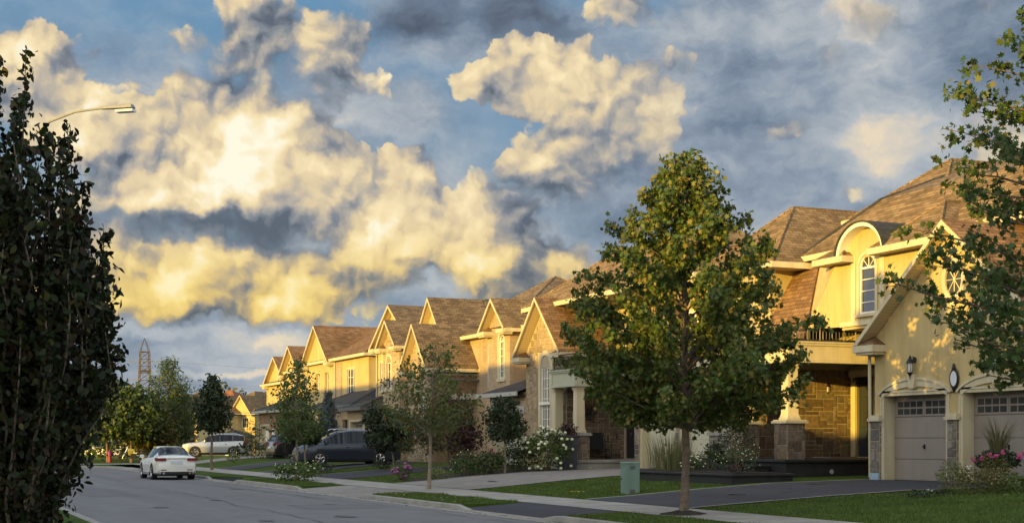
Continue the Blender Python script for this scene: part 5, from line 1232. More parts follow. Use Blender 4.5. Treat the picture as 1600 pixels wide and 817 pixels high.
def boulder(label, loc, s, seed):
    rr = random.Random(seed); me = bpy.data.meshes.new('boulder')
    import bmesh; bm = bmesh.new(); bmesh.ops.create_icosphere(bm, subdivisions=3, radius=1)
    ph = [rr.uniform(0, 6) for _ in range(6)]
    for v in bm.verts:
        c = v.co; k = 1+.16*math.sin(3*c.x+ph[0])*math.cos(2.6*c.y+ph[1])+.12*math.sin(5*c.z+4*c.x+ph[2])+.05*math.sin(11*c.y+9*c.z+ph[3])
        v.co = Vector((c.x*s[0], c.y*s[1], max(-.2*s[2], c.z*s[2])))*k
    bm.to_mesh(me); bm.free(); me.materials.append(rock); o = bpy.data.objects.new('boulder', me); col.objects.link(o); o.location = loc; tag(o, label, 'boulder', 'boulders edging the shrub bed')
boulder('flat pale boulder at the driveway edge left of the shrubs', at(1461, 31.4, .43), (.36, .3, .16), 1)
boulder('rounded pale boulder right of the widest olive shrub', at(1565, 29.4, .36), (.24, .2, .2), 2)
m = MB(); m.lathe((0, 0, 0), [(.001, 0), (.045, .01), (.05, .05), (.02, .09), (.035, .13), (.06, .14), (.001, .17)], 10)
o = m.build('garden_light', P('rust_brown', (.10, .045, .03), .7)); o.location = at(1421, 30.8, .37); tag(o, 'small rusty garden light on the lawn near the driveway', 'garden light')
m = MB()
for k, (x, z) in enumerate(((0, .1), (.04, .18), (-.04, .2), (0, .28), (.05, .33), (-.05, .34))): m.lathe((0, x, z), [(.001, -.03), (.03, 0), (.001, .03)], 6)
m.tube([(0, 0, 0), (0, 0, .34)], .006, 4); o = m.build('garden_stake', white); o.location = at(1514, 32.4, .75); tag(o, 'white metal flower stake beside the yellow green shrub', 'garden stake')
def utility_box():
    H = thing('utility_box', 'pale green utility cabinet standing on the front lawn', 'utility box', (17.6, 32.75, .23), R(-8))
    m = MB(); m.box(-.19, .19, -.21, .21, 0, .86); m.box(-.21, .21, -.23, .23, .86, .90, .02, .02); m.build('cabinet', teal, H, local=True, bevel=.008)
    m = MB(); m.box(-.08, .06, -.222, -.212, .70, .80); m.box(-.08, .06, -.222, -.212, .08, .18); m.build('label_plate', gutter_d, H, local=True)
    m = MB(); m.tube([(-.2, .1, .45), (-.23, .1, .45)], .02, 6); m.box(-.193, -.188, -.15, .15, .80, .806); m.build('latch', iron, H, local=True)
utility_box()
m = MB(); m.lathe((0, 0, 0), [(.62, 0), (.45, .05), (.2, .10), (.1, .12)], 20)
for i in range(len(m.v)): x, y, z = m.v[i]; m.v[i] = (x+random.uniform(-.04, .04), y+random.uniform(-.04, .04), z+random.uniform(-.012, .012))
o = m.build('mulch_mound', soil); o.location = (14.76, 25.1, .13); o['kind'] = 'structure'
# background trees
BT = 'trees beyond the white sedan'
for i, (px, Y, h, r, mt, shp, lb, sz, th) in enumerate([
    (262, 112, 8.0, 2.9, green_l, 'lance', 'tall feathery green tree behind the white sedan', .34, 1.8), (282, 130, 6.4, 1.3, green_l, 'lance', 'narrow green tree right of the tall feathery tree', .34, 2),
    (205, 106, 5.6, 2.6, green_l, 'ovate', 'round green tree between the beech and the tall feathery tree', .27, 2.0), (168, 109, 6.4, 2.8, dark_l, 'ovate', 'dark tree whose trunk stands beside the hydrant', .27, 1.9),
    (236, 108, 4.4, 1.8, gold_l, 'ovate', 'olive yellow small tree above the white sedan roof', .25, 1.0), (132, 125, 7.5, 3.2, dark_l, 'ovate', 'dark tree just right of the copper beech', .3, 2.2),
    (100, 122, 8, 3.4, dark_l, 'ovate', 'dark tree half hidden by the copper beech', .3, 2.0)]):
    tree('street_tree', lb, at(px, Y, .1), h, r, th, PO if i else PM, 80, 12, sz, shp, mt, BT, tr=.11, seed=200+i, rise=.5, twig=.7, jitter=.22)
for i, (px, Y, rx, h, lb) in enumerate([(182, 112, 1.6, 1.5, 'dark rounded hedge shrub behind the hydrant'), (250, 118, 2.2, 1.8, 'dark shrub behind the sedan roof'), (285, 116, 2.0, 1.7, 'dark shrub left of the silver off-roader'), (146, 116, 1.6, 1.8, 'bright green shrub beside the far left driveway'), (220, 120, 2.4, 2.0, 'dark shrub behind the motorcycle'), (405, 105, 1.8, 1.6, 'dark shrub left of the white corner trim')]):
    shrub('hedge_shrub', lb, at(px, Y, .2), rx, rx, h, 480, .22, (dark_l, dark_l, dark_l, hydr_l, dark_l, dark_l)[i], seed=230+i, group='shrubs round the bend')
# far wood
rgw = np.random.default_rng(44); P_ = []
for i in range(46):
    px = -60+i*12.5+rgw.normal()*4; Y = 300+rgw.uniform(-25, 25); c = at(px, Y); h = 10.5+rgw.uniform(-1.2, 2.6)+(1.2 if 400 > px > 320 else 0)
    n = 420; d = rgw.normal(size=(n, 3)); d /= np.linalg.norm(d, axis=1)[:, None]; q = d*np.array([3.6, 3.6, h*.5])*rgw.uniform(.6, 1.05, (n, 1)); q[:, 2] += h*.55-1; P_.append(q+np.array([c[0], c[1], 0]))
o = leaf_mesh('far_wood', np.concatenate(P_), .8, 'clump', far_l, None, rg=rgw); tag(o, kind='stuff')

# lawn grass blades near the camera side of the view, and clover-like specks
def lawn_blades():
    rg = np.random.default_rng(77); V = []; F = []
    def zparr(t): return np.interp(t, [a for a, _ in ZP], [b for _, b in ZP])
    zones = [(12.56, 14.18, 15, 26.2, 9500), (12.56, 14.18, 32.1, 39.2, 9000), (15.95, 23.5, 16, 26.6, 26000), (15.95, 20.6, 32.2, 39.7, 17000), (12.56, 14.18, 47.4, 56.3, 4000), (15.95, 18.5, 47.2, 53.3, 3500), (1.2, 3.28, 6, 26, 9000), (16, 20, 59.4, 62.3, 2500)]
    T, S, W_ = [], [], []
    for a, b, c, d, n in zones:
        T.append(rg.uniform(a, b, n)); S.append(rg.uniform(c, d, n))
    T = np.concatenate(T); S = np.concatenate(S)
    ok = np.ones(len(T), bool)
    lo = np.interp(T, [17, 24], [26.75, 24.75]); ok &= ~((T > 15.9) & (S > lo) & (S < 31.9+.14) & (S < 32.2)); ok &= ~((T > 20.3) & (S > 32.2) & (S < 38)); ok &= ~((T>15.9)&(S > 40)&(S<47))
    T, S = T[ok], S[ok]; n = len(T); Z = np.where(T < 4, .13, zparr(T))
    a = rg.uniform(0, 6.283, n); h = rg.uniform(.025, .065, n)*(1+.5*np.sin(T*3)*np.sin(S*2.3)); w = .009; la = rg.uniform(0, .04, n); lb = rg.uniform(0, 6.283, n)
    A = np.stack([T-np.cos(a)*w, S-np.sin(a)*w, Z], 1); B = np.stack([T+np.cos(a)*w, S+np.sin(a)*w, Z], 1); C_ = np.stack([T+np.cos(lb)*la, S+np.sin(lb)*la, Z+h], 1)
    V = np.stack([A, B, C_], 1).reshape(-1, 3); me = bpy.data.meshes.new('grass'); me.vertices.add(n*3); me.vertices.foreach_set('co', V.ravel()); me.loops.add(n*3); me.loops.foreach_set('vertex_index', np.arange(n*3, dtype=np.int32)); me.polygons.add(n); me.polygons.foreach_set('loop_start', np.arange(0, n*3, 3, dtype=np.int32)); me.update(calc_edges=True); me.materials.append(grass_l)
    o = bpy.data.objects.new('grass', me); col.objects.link(o); tag(o, kind='stuff')
    # fallen leaves and lawn daisies
    for nm, mt, n, sz, cnt in (('fallen_leaves', birch_l, 260, .05, 0), ('lawn_flowers', white_f, 90, .028, 1)):
        T = np.concatenate([rg.uniform(12.6, 14.1, n//2), rg.uniform(16, 20, n-n//2)]); S = np.concatenate([rg.uniform(32.3, 39, n//2), rg.uniform(32.4, 39, n-n//2) if cnt else rg.uniform(18, 39, n-n//2)])
        if not cnt: T[:60] = KR-rg.uniform(0, .6, 60); S[:60] = rg.uniform(22, 60, 60)
        p = np.stack([T, S, np.where(T < KR, .012, np.interp(T, [a for a, _ in ZP], [b for _, b in ZP]))+.045*(T > KR)], 1); o = leaf_mesh(nm, p, sz, 'ovate', mt, None, up=2, rg=rg); tag(o, kind='stuff')
    p = np.array([[16.9+rg.normal()*.12, 34.5+rg.normal()*.2, .30] for _ in range(22)]); o = leaf_mesh('lawn_dandelions', p, .045, 'ovate', yellow_f, None, up=2, rg=rg); tag(o, kind='stuff')
lawn_blades()

# ---------------------------------------------------------------- vehicles
def car(name, label, cat, loc, rot, paint, L, W, prof, wb, wr=.33, group=None, roof_rails=False, hatch=False, tail='wide', front='round', pillars=(), rimm=None):
    """lofted body. x runs from nose (+L/2) to tail (-L/2). prof rows: x, sill z, shoulder z, top z, half width at shoulder, half width at top, kind
       kind: b body, w windscreen, g cabin (side glass), r rear glass"""
    H = thing(name, label, cat, loc, rot, group)
    rows = []
    # refine rows by smooth interpolation
    pr = prof; xs = [p[0] for p in pr]
    for i in range(len(pr)-1):
        for k in range(4):
            t = k/4; t2 = t*t*(3-2*t)*.35+t*.65
            rows.append([pr[i][j]+(pr[i+1][j]-pr[i][j])*(t if j == 0 else t2) for j in range(6)]+[pr[i][6]])
    rows.append(list(pr[-1]))
    def ring(r):
        x, zs, zb, zt, wb_, wt, _ = r; half = [(0, zs), (wb_*.86, zs), (wb_*.985, zs+.07), (wb_*1.0, (zs+zb)*.5), (wb_*.995, zb-.10), (wb_*.955, zb), (wt+(wb_*.955-wt)*.06, zt-.05) if zt-zb > .12 else (wt, zt-.02), (wt*.88, zt), (wt*.45, zt+.018), (0, zt+.024)]
        return [(x, y, z) for y, z in half]
    body, scr, rear = MB(), MB(), MB(); sides = {1: MB(), -1: MB()}; side = 'side'
    rg_ = [ring(r) for r in rows]
    for i in range(len(rows)-1):
        A, B = rg_[i], rg_[i+1]; kd = rows[i][6]
        for k in range(9):
            tgt = body
            if kd in 'g' and k == 5: tgt = side
            if kd in 'w' and k in (6, 7, 8): tgt = scr
            if kd in 'w' and k == 5 and rows[i][3]-rows[i][2] > .16: tgt = side
            if kd in 'r' and k in (6, 7, 8): tgt = rear
            if kd in 'r' and k == 5 and hatch is False and rows[i+1][3]-rows[i+1][2] > .2: tgt = side
            for sg in (1, -1):
                q = [(A[k][0], A[k][1]*sg, A[k][2]), (B[k][0], B[k][1]*sg, B[k][2]), (B[k+1][0], B[k+1][1]*sg, B[k+1][2]), (A[k+1][0], A[k+1][1]*sg, A[k+1][2])]
                (sides[sg] if tgt == 'side' else tgt).poly(q if sg > 0 else q[::-1])
    for e, rv in ((rg_[0], False), (rg_[-1], True)):
        loop = e+[(x, -y, z) for x, y, z in e[::-1][1:-1]]; body.poly(loop if rv else loop[::-1])
    def weld(o):
        import bmesh; bm = bmesh.new(); bm.from_mesh(o.data); bmesh.ops.remove_doubles(bm, verts=bm.verts, dist=.001); bmesh.ops.recalc_face_normals(bm, faces=bm.faces); bm.to_mesh(o.data); bm.free()
        o.data.polygons.foreach_set('use_smooth', [True]*len(o.data.polygons)); return o
    bo = weld(body.build('body', paint, H, local=True)); bo.data.set_sharp_from_angle(angle=R(38))
    [weld(sides[g].build('side_window', car_glass, H, local=True)) for g in (1, -1)]; weld(scr.build('windscreen', car_glass, H, local=True))
    if rear.v: weld(rear.build('rear_window', car_glass, H, local=True))
    # pillars
    def at_x(x):
        for a, b in zip(rows, rows[1:]):
            if (a[0]-x)*(b[0]-x) <= 0: t = (x-a[0])/(b[0]-a[0]+1e-9); return [a[j]+(b[j]-a[j])*t for j in range(6)]
    for px_, w_ in pillars:
        r = at_x(px_)
        for sg in (1, -1):
            m = MB(); y0, y1 = (r[4]*.955+.006)*sg, (r[5]+.02)*sg
            m.hexa([(px_-w_, y0, r[2]), (px_+w_, y0, r[2]), (px_+w_, y0-.02*sg, r[2]), (px_-w_, y0-.02*sg, r[2]), (px_-w_*.8, y1, r[3]-.04), (px_+w_*.8, y1, r[3]-.04), (px_+w_*.8, y1-.02*sg, r[3]-.04), (px_-w_*.8, y1-.02*sg, r[3]-.04)]); m.build('pillar', paint if name == 'sedan' else blackp, H, local=True)
    # wheels with dark arches
    base_w = W/2
    for sx in (wb/2, -wb/2):
        for sg in (1, -1):
            a = MB(); a.lathe((sx, (base_w-.16)*sg if sg > 0 else -(base_w-.16)-.0, wr+.01), [(wr+.055, -.06 if sg > 0 else .06), (wr+.055, .148*sg), (wr+.04, .15*sg)], 28, 'y'); a.build('wheel_arch', dark, H, local=True)
            w = MB(); y0 = (base_w-.20)*sg; w.lathe((sx, y0, wr), [(wr*.62, .0), (wr*.96, .0), (wr, .03*sg), (wr, .17*sg), (wr*.95, .205*sg), (wr*.66, .205*sg), (wr*.64, .17*sg)], 28, 'y')
            w = w.build('wheel', rubber, H, smooth=True, local=True)
            r_ = MB(); yo = y0+.20*sg
            r_.tube([(sx+wr*.63*math.cos(t), yo-.01*sg, wr+wr*.63*math.sin(t)) for t in np.linspace(0, 2*math.pi, 25)], .016, 6, False)
            for k in range(5):
                t = k*2*math.pi/5+.3
                for dt in (-.10, .10): r_.tube([(sx+.04*math.cos(t), yo, wr+.04*math.sin(t)), (sx+wr*.62*math.cos(t+dt), yo-.012*sg, wr+wr*.62*math.sin(t+dt))], .017, 5)
            r_.lathe((sx, yo-.02*sg, wr), [(.05, 0), (.05, .025*sg), (.02, .03*sg)], 12, 'y'); r_ = r_.build('rim', rimm or chrome, H, local=True); r_.parent = w
    # front and rear details
    xf, xr = prof[0][0], prof[-1][0]; sh_f = prof[1][3]; sh_r = prof[-2][3]
    for sg in (1, -1):
        m = MB(); y1 = base_w*.93*sg; y0 = base_w*.52*sg
        m.hexa([(xf-.10, y0, .62), (xf-.34, y1, .64), (xf-.42, y1, .64), (xf-.2, y0, .62), (xf-.14, y0, .75), (xf-.42, y1*.99, .80), (xf-.5, y1*.99, .80), (xf-.24, y0, .75)]) if sg > 0 else m.hexa([(xf-.34, y1, .64), (xf-.10, y0, .62), (xf-.2, y0, .62), (xf-.42, y1, .64), (xf-.42, y1*.99, .80), (xf-.14, y0, .75), (xf-.24, y0, .75), (xf-.5, y1*.99, .80)])
        m.build('headlight', clearlens, H, local=True)
        m = MB()
        if tail == 'tall': m.box(xr+.06, xr+.30, min(base_w*.80*sg, base_w*.965*sg), max(base_w*.80*sg, base_w*.965*sg), .95, 1.22); m.box(xr-.012, xr+.1, min(base_w*.66*sg, base_w*.9*sg), max(base_w*.66*sg, base_w*.9*sg), .98, 1.16)
        else: m.box(xr-.016, xr+.05, min(base_w*.48*sg, base_w*.88*sg), max(base_w*.48*sg, base_w*.88*sg), .83, .95, .0, .01); m.box(xr+.01, xr+.30, min(base_w*.87*sg, base_w*.972*sg), max(base_w*.87*sg, base_w*.972*sg), .84, .965)
        m.build('tail_light', redlens, H, local=True)
        m = MB(); xm = [r[0] for r in prof if r[6] == 'w'][0]-.42; m.box(xm, xm+.10, min(base_w*.96*sg, (base_w+.17)*sg), max(base_w*.96*sg, (base_w+.17)*sg), prof[3][2]+.03, prof[3][2]+.18, .01, .01); m.build('side_mirror', paint, H, local=True, bevel=.02)
        m = MB()
        for hx in (.15, -.85): m.box(hx-.1, hx+.08, min(base_w*.985*sg, (base_w+.02)*sg), max(base_w*.985*sg, (base_w+.02)*sg), prof[3][2]-.17, prof[3][2]-.13)
        m.build('door_handles', chrome, H, local=True)
        m = MB(); m.box(-wb/2+wr+.1, wb/2-wr-.1, min(base_w*.97*sg, (base_w+.012)*sg), max(base_w*.97*sg, (base_w+.012)*sg), .22, .33); m.build('side_sill', blackp if name != 'sedan' else chrome, H, local=True)
    m = MB()
    for z in (.52, .58, .64): m.box(xf-.06, xf+.012, -.42, .42, z, z+.03)
    m.box(xf-.06, xf+.014, -.5, .5, .68, .71); m.build('grille', chrome, H, local=True)
    m = MB(); m.box(xf-.1, xf+.004, -.6, .6, .28, .42); m.build('front_intake', dark, H, local=True)
    m = MB(); m.box(xr-.02, xr+.02, -.26, .26, .70 if tail != 'tall' else .82, .82 if tail != 'tall' else .94); m.build('number_plate', plate_m, H, local=True)
    m = MB(); m.box(xr-.012, xr+.05, -base_w*.72, base_w*.72, .26, .36); m.build('rear_diffuser', dark, H, local=True)
    m = MB()
    for sg in (1, -1): m.tube([(xr-.03, .56*sg, .30), (xr+.2, .56*sg, .30)], .045, 10)
    m.build('exhaust_pipe', chrome, H, local=True)
    m = MB()
    for sg in (1, -1): m.box(xr-.016, xr+.03, min(.44*sg, .68*sg), max(.44*sg, .68*sg), .42, .455)
    m.build('reflector', redlens, H, local=True)
    if tail != 'tall': m = MB(); m.box(xr-.018, xr+.03, -base_w*.46, base_w*.46, .925, .945); m.build('boot_trim', chrome, H, local=True)
    if roof_rails:
        m = MB(); zt = max(p[3] for p in prof)
        for sg in (1, -1): m.tube([(.75, base_w*.66*sg, zt-.02), (.65, base_w*.66*sg, zt+.05), (-1.5, base_w*.66*sg, zt+.05), (-1.65, base_w*.66*sg, zt-.02)], .02, 6)
        m.build('roof_rail', chrome if roof_rails == 1 else blackp, H, local=True)
    m = MB(); m.box(-L/2+.25, L/2-.25, -base_w*.82, base_w*.82, .17, .3); m.build('underbody', dark, H, local=True)
    return H
SED = [(2.42, .30, .60, .62, .62, .45, 'b'), (2.30, .22, .70, .74, .80, .60, 'b'), (1.95, .20, .80, .84, .89, .66, 'b'), (1.05, .20, .90, .96, .92, .70, 'w'), (.25, .20, .93, 1.39, .92, .58, 'g'), (-.35, .20, .94, 1.45, .92, .585, 'g'),
       (-1.05, .20, .96, 1.41, .92, .57, 'r'), (-1.78, .22, 1.0, 1.07, .905, .66, 'b'), (-2.22, .24, .97, 1.04, .87, .66, 'b'), (-2.40, .28, .90, .96, .82, .60, 'b'), (-2.46, .36, .62, .66, .78, .55, 'b')]
sr = at(262, 60.8)
car('sedan', 'pearl white four door sedan parked at the right kerb, seen from behind', 'car', (11.0, 64.4, 0), R(90), pearl, 4.88, 1.86, SED, 2.75, .335, pillars=((-.25, .035),), tail='wide')
SUVP = [(2.48, .38, .80, .82, .66, .5, 'b'), (2.36, .30, .95, 1.0, .84, .66, 'b'), (1.9, .28, 1.06, 1.10, .95, .74, 'b'), (1.05, .28, 1.12, 1.18, .98, .76, 'w'), (.35, .28, 1.14, 1.66, .98, .66, 'g'), (-.4, .28, 1.17, 1.76, .98, .68, 'g'),
        (-1.7, .28, 1.21, 1.73, .98, .66, 'g'), (-2.12, .30, 1.22, 1.66, .97, .64, 'r'), (-2.36, .32, 1.16, 1.24, .95, .70, 'b'), (-2.48, .40, .9, .96, .90, .66, 'b'), (-2.50, .5, .66, .7, .86, .6, 'b')]
def z_at(t): return zp(t)
car('off_roader', 'silver off-roader with black rear side windows parked on a far driveway, seen from the side', 'car', at(336, 108, .5), R(165), silver, 5.0, 1.98, SUVP, 2.86, .39, roof_rails=1, tail='tall', pillars=((-.42, .05), (-1.38, .07)))
VAN = [(2.55, .30, .66, .68, .64, .5, 'b'), (2.44, .22, .82, .88, .84, .66, 'b'), (2.1, .20, .96, 1.02, .95, .74, 'b'), (1.55, .20, 1.04, 1.12, .99, .78, 'w'), (.55, .20, 1.06, 1.64, 1.0, .68, 'g'), (-.2, .20, 1.07, 1.73, 1.0, .70, 'g'),
       (-1.7, .20, 1.08, 1.72, 1.0, .69, 'g'), (-2.2, .22, 1.10, 1.64, .98, .66, 'r'), (-2.46, .26, 1.0, 1.1, .95, .72, 'b'), (-2.56, .32, .8, .86, .92, .7, 'b'), (-2.58, .4, .6, .64, .88, .66, 'b')]
car('minivan', 'dark blue grey minivan parked nose to the street on the driveway', 'car', (20.2, 67.2, .50), R(176), gunmetal, 5.15, 2.0, VAN, 3.0, .345, tail='tall', roof_rails=1, pillars=((.30, .03), (-.75, .04)))
car('off_roader', 'black off-roader with raised spoiler parked tail to the street behind the minivan', 'car', (24.1, 89.5, .42), R(6), blackp, 4.75, 1.92, [tuple([r[0]*.95]+list(r[1:])) for r in SUVP], 2.75, .37, tail='tall', roof_rails=2, pillars=((-.4, .05),))
FW = 'white cars parked beyond the bend'
car('sedan', 'white car half hidden behind the hydrant tree beyond the bend', 'car', at(176, 118, .35), R(150), white, 4.88, 1.86, SED, 2.75, .335, group=FW, pillars=((-.25, .035),))
car('off_roader', 'white tall car above the motorcycle beyond the bend', 'car', at(196, 122, .5), R(200), white, 5.0, 1.98, SUVP, 2.86, .39, group=FW, tail='tall', pillars=((-.42, .05),))

def hydrant():
    H = thing('fire_hydrant', 'fire hydrant with magenta cap and red barrel beside the far street tree', 'hydrant', at(171.5, 105.5, .13), R(20))
    m = MB(); m.lathe((0, 0, 0), [(.17, 0), (.17, .05), (.12, .07), (.11, .42), (.15, .44), (.15, .48)], 14); m.build('barrel', P('hydrant_red', (.22, .02, .02), .5), H, local=True)
    m = MB(); m.lathe((0, 0, .48), [(.19, 0), (.19, .22), (.16, .30), (.09, .36), (.04, .38), (.04, .42), (.001, .43)], 14); m.lathe((-.16, 0, .56), [(.09, 0), (.09, -.14), (.06, -.16)], 10, 'x'); m.lathe((.16, 0, .56), [(.09, 0), (.09, .14), (.06, .16)], 10, 'x'); m.build('cap', P('hydrant_magenta', (.18, .02, .13), .5), H, local=True)
hydrant()
def motorcycle():
    H = thing('motorcycle', 'motorcycle with yellow bodywork parked left of the white sedan', 'motorcycle', at(208, 104, .2), R(175))
    for x in (-.72, .72):
        m = MB(); m.tube([(x+.29*math.cos(t), 0, .33+.29*math.sin(t)) for t in np.linspace(0, 2*math.pi, 25)], .055, 8, False); w = m.build('wheel', rubber, H, local=True)
        m = MB()
        for k in range(6): t = k*math.pi/3; m.tube([(x, 0, .33), (x+.26*math.cos(t), 0, .33+.26*math.sin(t))], .014, 4)
        m.build('rim', chrome, H, local=True).parent = w
    m = MB(); m.tube([(.72, .0, .33), (.45, 0, .92), (.38, 0, 1.08)], .035, 6); m.tube([(.42, -.36, 1.10), (.38, 0, 1.06), (.42, .36, 1.10)], .022, 6); m.build('fork', chrome, H, local=True)
    m = MB(); m.hexa([(-.12, -.12, .75), (.42, -.14, .72), (.42, .14, .72), (-.12, .12, .75), (-.08, -.10, .93), (.34, -.12, .98), (.34, .12, .98), (-.08, .10, .93)]); m.hexa([(.05, -.1, .45), (.33, -.12, .45), (.33, .12, .45), (.05, .1, .45), (-.05, -.13, .72), (.38, -.15, .72), (.38, .15, .72), (-.05, .13, .72)]); e_ = MB(); e_.hexa([(-.3, -.14, .22), (.25, -.14, .22), (.25, .14, .22), (-.3, .14, .22), (-.2, -.12, .6), (.2, -.12, .6), (.2, .12, .6), (-.2, .12, .6)]); e_.build('engine', dark, H, local=True, bevel=.03); m.build('fairing', P('yellow_paint', (.30, .27, .03), .35, coat=1), H, local=True, bevel=.03)
    m = MB(); m.hexa([(-.85, -.10, .78), (-.1, -.13, .72), (-.1, .13, .72), (-.85, .10, .78), (-.9, -.08, .90), (-.1, -.12, .84), (-.1, .12, .84), (-.9, .08, .90)]); m.build('seat', dark, H, local=True, bevel=.02)
    m = MB(); m.tube([(0, .0, .5), (-.72, 0, .36)], .04, 6); m.tube([(.1, -.16, .3), (-.8, -.18, .34)], .045, 8); m.build('exhaust', chrome, H, local=True)
motorcycle()
def street_lamp(label, loc, rot, h=8.4, arm=2.6):
    H = thing('street_lamp', label, 'street lamp', loc, rot); gutter = P('lamp_grey', (.24, .26, .28), .6)
    m = MB(); m.tube([(0, 0, 0), (0, 0, h*.9)], [.11, .065], 10); m.build('pole', gutter, H, local=True)
    m = MB(); m.tube([(0, 0, h*.86), (.35, 0, h*.93), (.9, 0, h*.975), (1.5, 0, h*.995), (arm, 0, h)], [.035, .032, .03, .028, .025], 8); m.build('arm', gutter, H, local=True)
    m = MB(); m.hexa([(arm-.1, -.05, h-.03), (arm+.7, -.11, h-.05), (arm+.7, .11, h-.05), (arm-.1, .05, h-.03), (arm-.1, -.03, h+.04), (arm+.66, -.07, h+.045), (arm+.66, .07, h+.045), (arm-.1, .03, h+.04)]); m.build('lamp_head', gutter, H, local=True, bevel=.03)
    m = MB(); m.box(arm+.3, arm+.7, -.09, .09, h-.12, h-.072); m.build('lens', clearlens, H, local=True)
c = at(100, 31, .13); street_lamp('pale cobra head street lamp reaching right from behind the copper beech', (2.2, 32.0, .13), R(-38), 8.55, 2.2)
def tower():
    H = thing('lattice_tower', 'tall rusty lattice pylon on the skyline above the feathery tree', 'pylon', at(226, 420, -1))
    m = MB(); k_ = .95; h = 33.5; seg = [(0, 3.6), (6, 2.9), (12, 2.3), (18, 1.75), (23, 1.5), (29.5, 1.3), (33.5, .05)]
    w = lambda z: float(np.interp(z, [a for a, _ in seg], [b for _, b in seg]))
    cs = ((1, 1), (1, -1), (-1, -1), (-1, 1))
    for sx, sy in cs: m.tube([(sx*w(z), sy*w(z), z) for z in (0, 6, 12, 18, 23, 29.5, 33.5)], .13*k_, 4)
    zs = list(np.arange(0, 30, 2.1))+[29.5]
    for a, b in zip(zs, zs[1:]):
        for (p, q) in zip(cs, cs[1:]+cs[:1]):
            m.tube([(p[0]*w(a), p[1]*w(a), a), (q[0]*w(b), q[1]*w(b), b)], .07*k_, 3); m.tube([(q[0]*w(a), q[1]*w(a), a), (p[0]*w(b), p[1]*w(b), b)], .07*k_, 3)
            m.tube([(p[0]*w(b), p[1]*w(b), b), (q[0]*w(b), q[1]*w(b), b)], .07*k_, 3)
    for z in (15.5, 23.5): m.box(-w(z)*1.15, w(z)*1.15, -w(z)*1.15, w(z)*1.15, z, z+.5)
    m.build('lattice', P('rusty_steel', (.085, .065, .055), .8, var=.2), H, local=True)
    m = MB()
    for z in (21, 26.5):
        for sg in (-1, 1): m.tube([(0, 0, z), (5*CT*sg, -5*KT*sg, z+.3)], .10, 4)
    m.build('crossarm', P('grey_steel', (.2, .19, .18), .7), H, local=True)
    W_ = MB()
    for z, dy in ((21.2, 0), (26.6, 0), (20.6, 3)):
        for sg, L_ in ((-1, 160), (1, 420)):
            p = [(5*CT*sg+CT*L_*sg*t, -5*KT*sg-KT*L_*sg*t+dy, z-14*t*(1-t)*2*(.5 if L_ < 200 else 1)-(.0 if sg < 0 else t*4)) for t in np.linspace(0, 1, 15)]; W_.tube(p, .035, 3)
    W_.build('power_line', P('cable', (.16, .14, .12), .7), H, local=True)
tower()
def small_vents():
    H = thing('lamp_post', 'slim dark garden lamp post with twin arms beside the far corner', 'lamp post', at(417, 104, .4))
    m = MB(); m.tube([(0, 0, 0), (0, 0, 2.6), (.15, -.1, 3.1)], .05, 6); m.tube([(0, 0, 2.4), (-.5, .2, 2.1), (-.9, .3, 2.3)], .04, 6); m.lathe((.15, -.1, 3.05), [(.14, 0), (.1, .2), (.02, .25)], 8); m.lathe((-.9, .3, 2.1), [(.14, 0), (.1, .2), (.02, .25)], 8); m.build('post', iron, H, local=True)
small_vents()

# trees on the camera side, outside the view, that dapple the garage front
tree('street_tree', 'boulevard maple on the photographer side, outside the view to the left', (-6, 17.2, .13), 9.4, 1.3, 3.6, PO, 60, 20, .25, 'maple', maple_r, 'trees on the camera side', tr=.1, seed=301, rise=.5)

tree('street_tree', 'second maple on the photographer side, farther left outside the view', (-6.2, 11.6, .13), 8.7, 2.1, 3.2, PO, 80, 22, .3, 'maple', maple_r, 'trees on the camera side', tr=.1, seed=303, rise=.5)

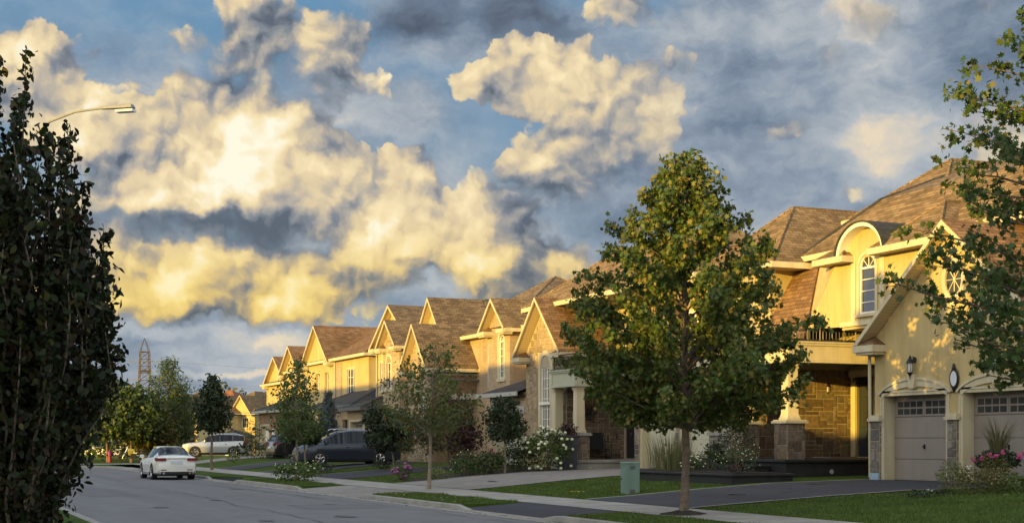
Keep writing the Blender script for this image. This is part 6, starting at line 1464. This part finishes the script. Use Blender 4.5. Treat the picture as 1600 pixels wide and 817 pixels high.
def roof_bits():
    """roof vents, downpipes and wall vents on the near houses"""
    hs = {o.get('label', '')[:9]: o for o in bpy.data.objects if o.get('category') == 'house'}
    h1, h2, h3, h4, h5, h6 = (hs[k] for k in ('nearest h', 'house beh', 'third hou', 'fourth ho', 'fifth hou', 'sixth hou'))
    for H, lst in ((h1, [(29, 33.0, 9.62), (32.6, 38.6, 9.3)]), (h2, [(27.2, 50.6, 9.2)]), (h3, [(29.5, 60.2, 8.3)]), (h4, [(28.5, 68.9, 9.0), (30, 66, 8.4)]), (h5, [(30, 76.3, 9.2)]), (h6, [(30.5, 92.5, 8.7)])):
        for x, y, z in lst:
            m = MB(); m.box(x-.2, x+.2, y-.2, y+.2, z-.25, z+.16, .03, .03); m.box(x-.26, x+.26, y-.26, y+.26, z+.12, z+.19, .05, .05); m.build('roof_vent', gutter_d, H)
    m = MB(); m.tube([(23.93, 30.95, 4.0), (23.93, 30.92, .7)], .045, 6); m.build('downspout', cream, h1)
    m = MB(); m.tube([(25.55, 61.65, 6.8), (25.55, 61.65, 4.2)], .045, 6); m.build('downspout', gutter, h3)
    m = MB(); m.tube([(26.5, 90.65, 7.0), (26.5, 90.65, 4.2)], .05, 6); m.build('downspout', gutter, h6)
    m = MB(); m.tube([(25.85, 79.7, 7.0), (25.85, 79.7, 1)], .05, 6); m.build('downspout', gutter, h5)
roof_bits()

def worn_surfaces():
    """oil spots and drips on drives and road, leaves in the gutter"""
    rc = random.Random(15)
    m = MB()
    for (t, s_, z, r) in [(18.5, 29, zp(18.5)+.027, .22), (19.5, 28.3, zp(19.5)+.027, .15), (21.5, 30, zp(21.5)+.027, .2), (18, 43, zp(18)+.027, .25), (9, 30, .0095, .3), (8.2, 40, .0095, .22), (10.4, 36, .0095, .18), (7, 29, .0095, .2), (6, 36, .0095, .25), (10.8, 49, .0095, .25)]:
        m.poly([(t+r*rc.uniform(.6, 1)*math.cos(a), s_+1.6*r*rc.uniform(.6, 1)*math.sin(a), z) for a in np.linspace(0, 2*math.pi, 14)[:-1]])
    structure(m.build('road_stain', P('oil_stain', (.035, .035, .037), .5)))
worn_surfaces()
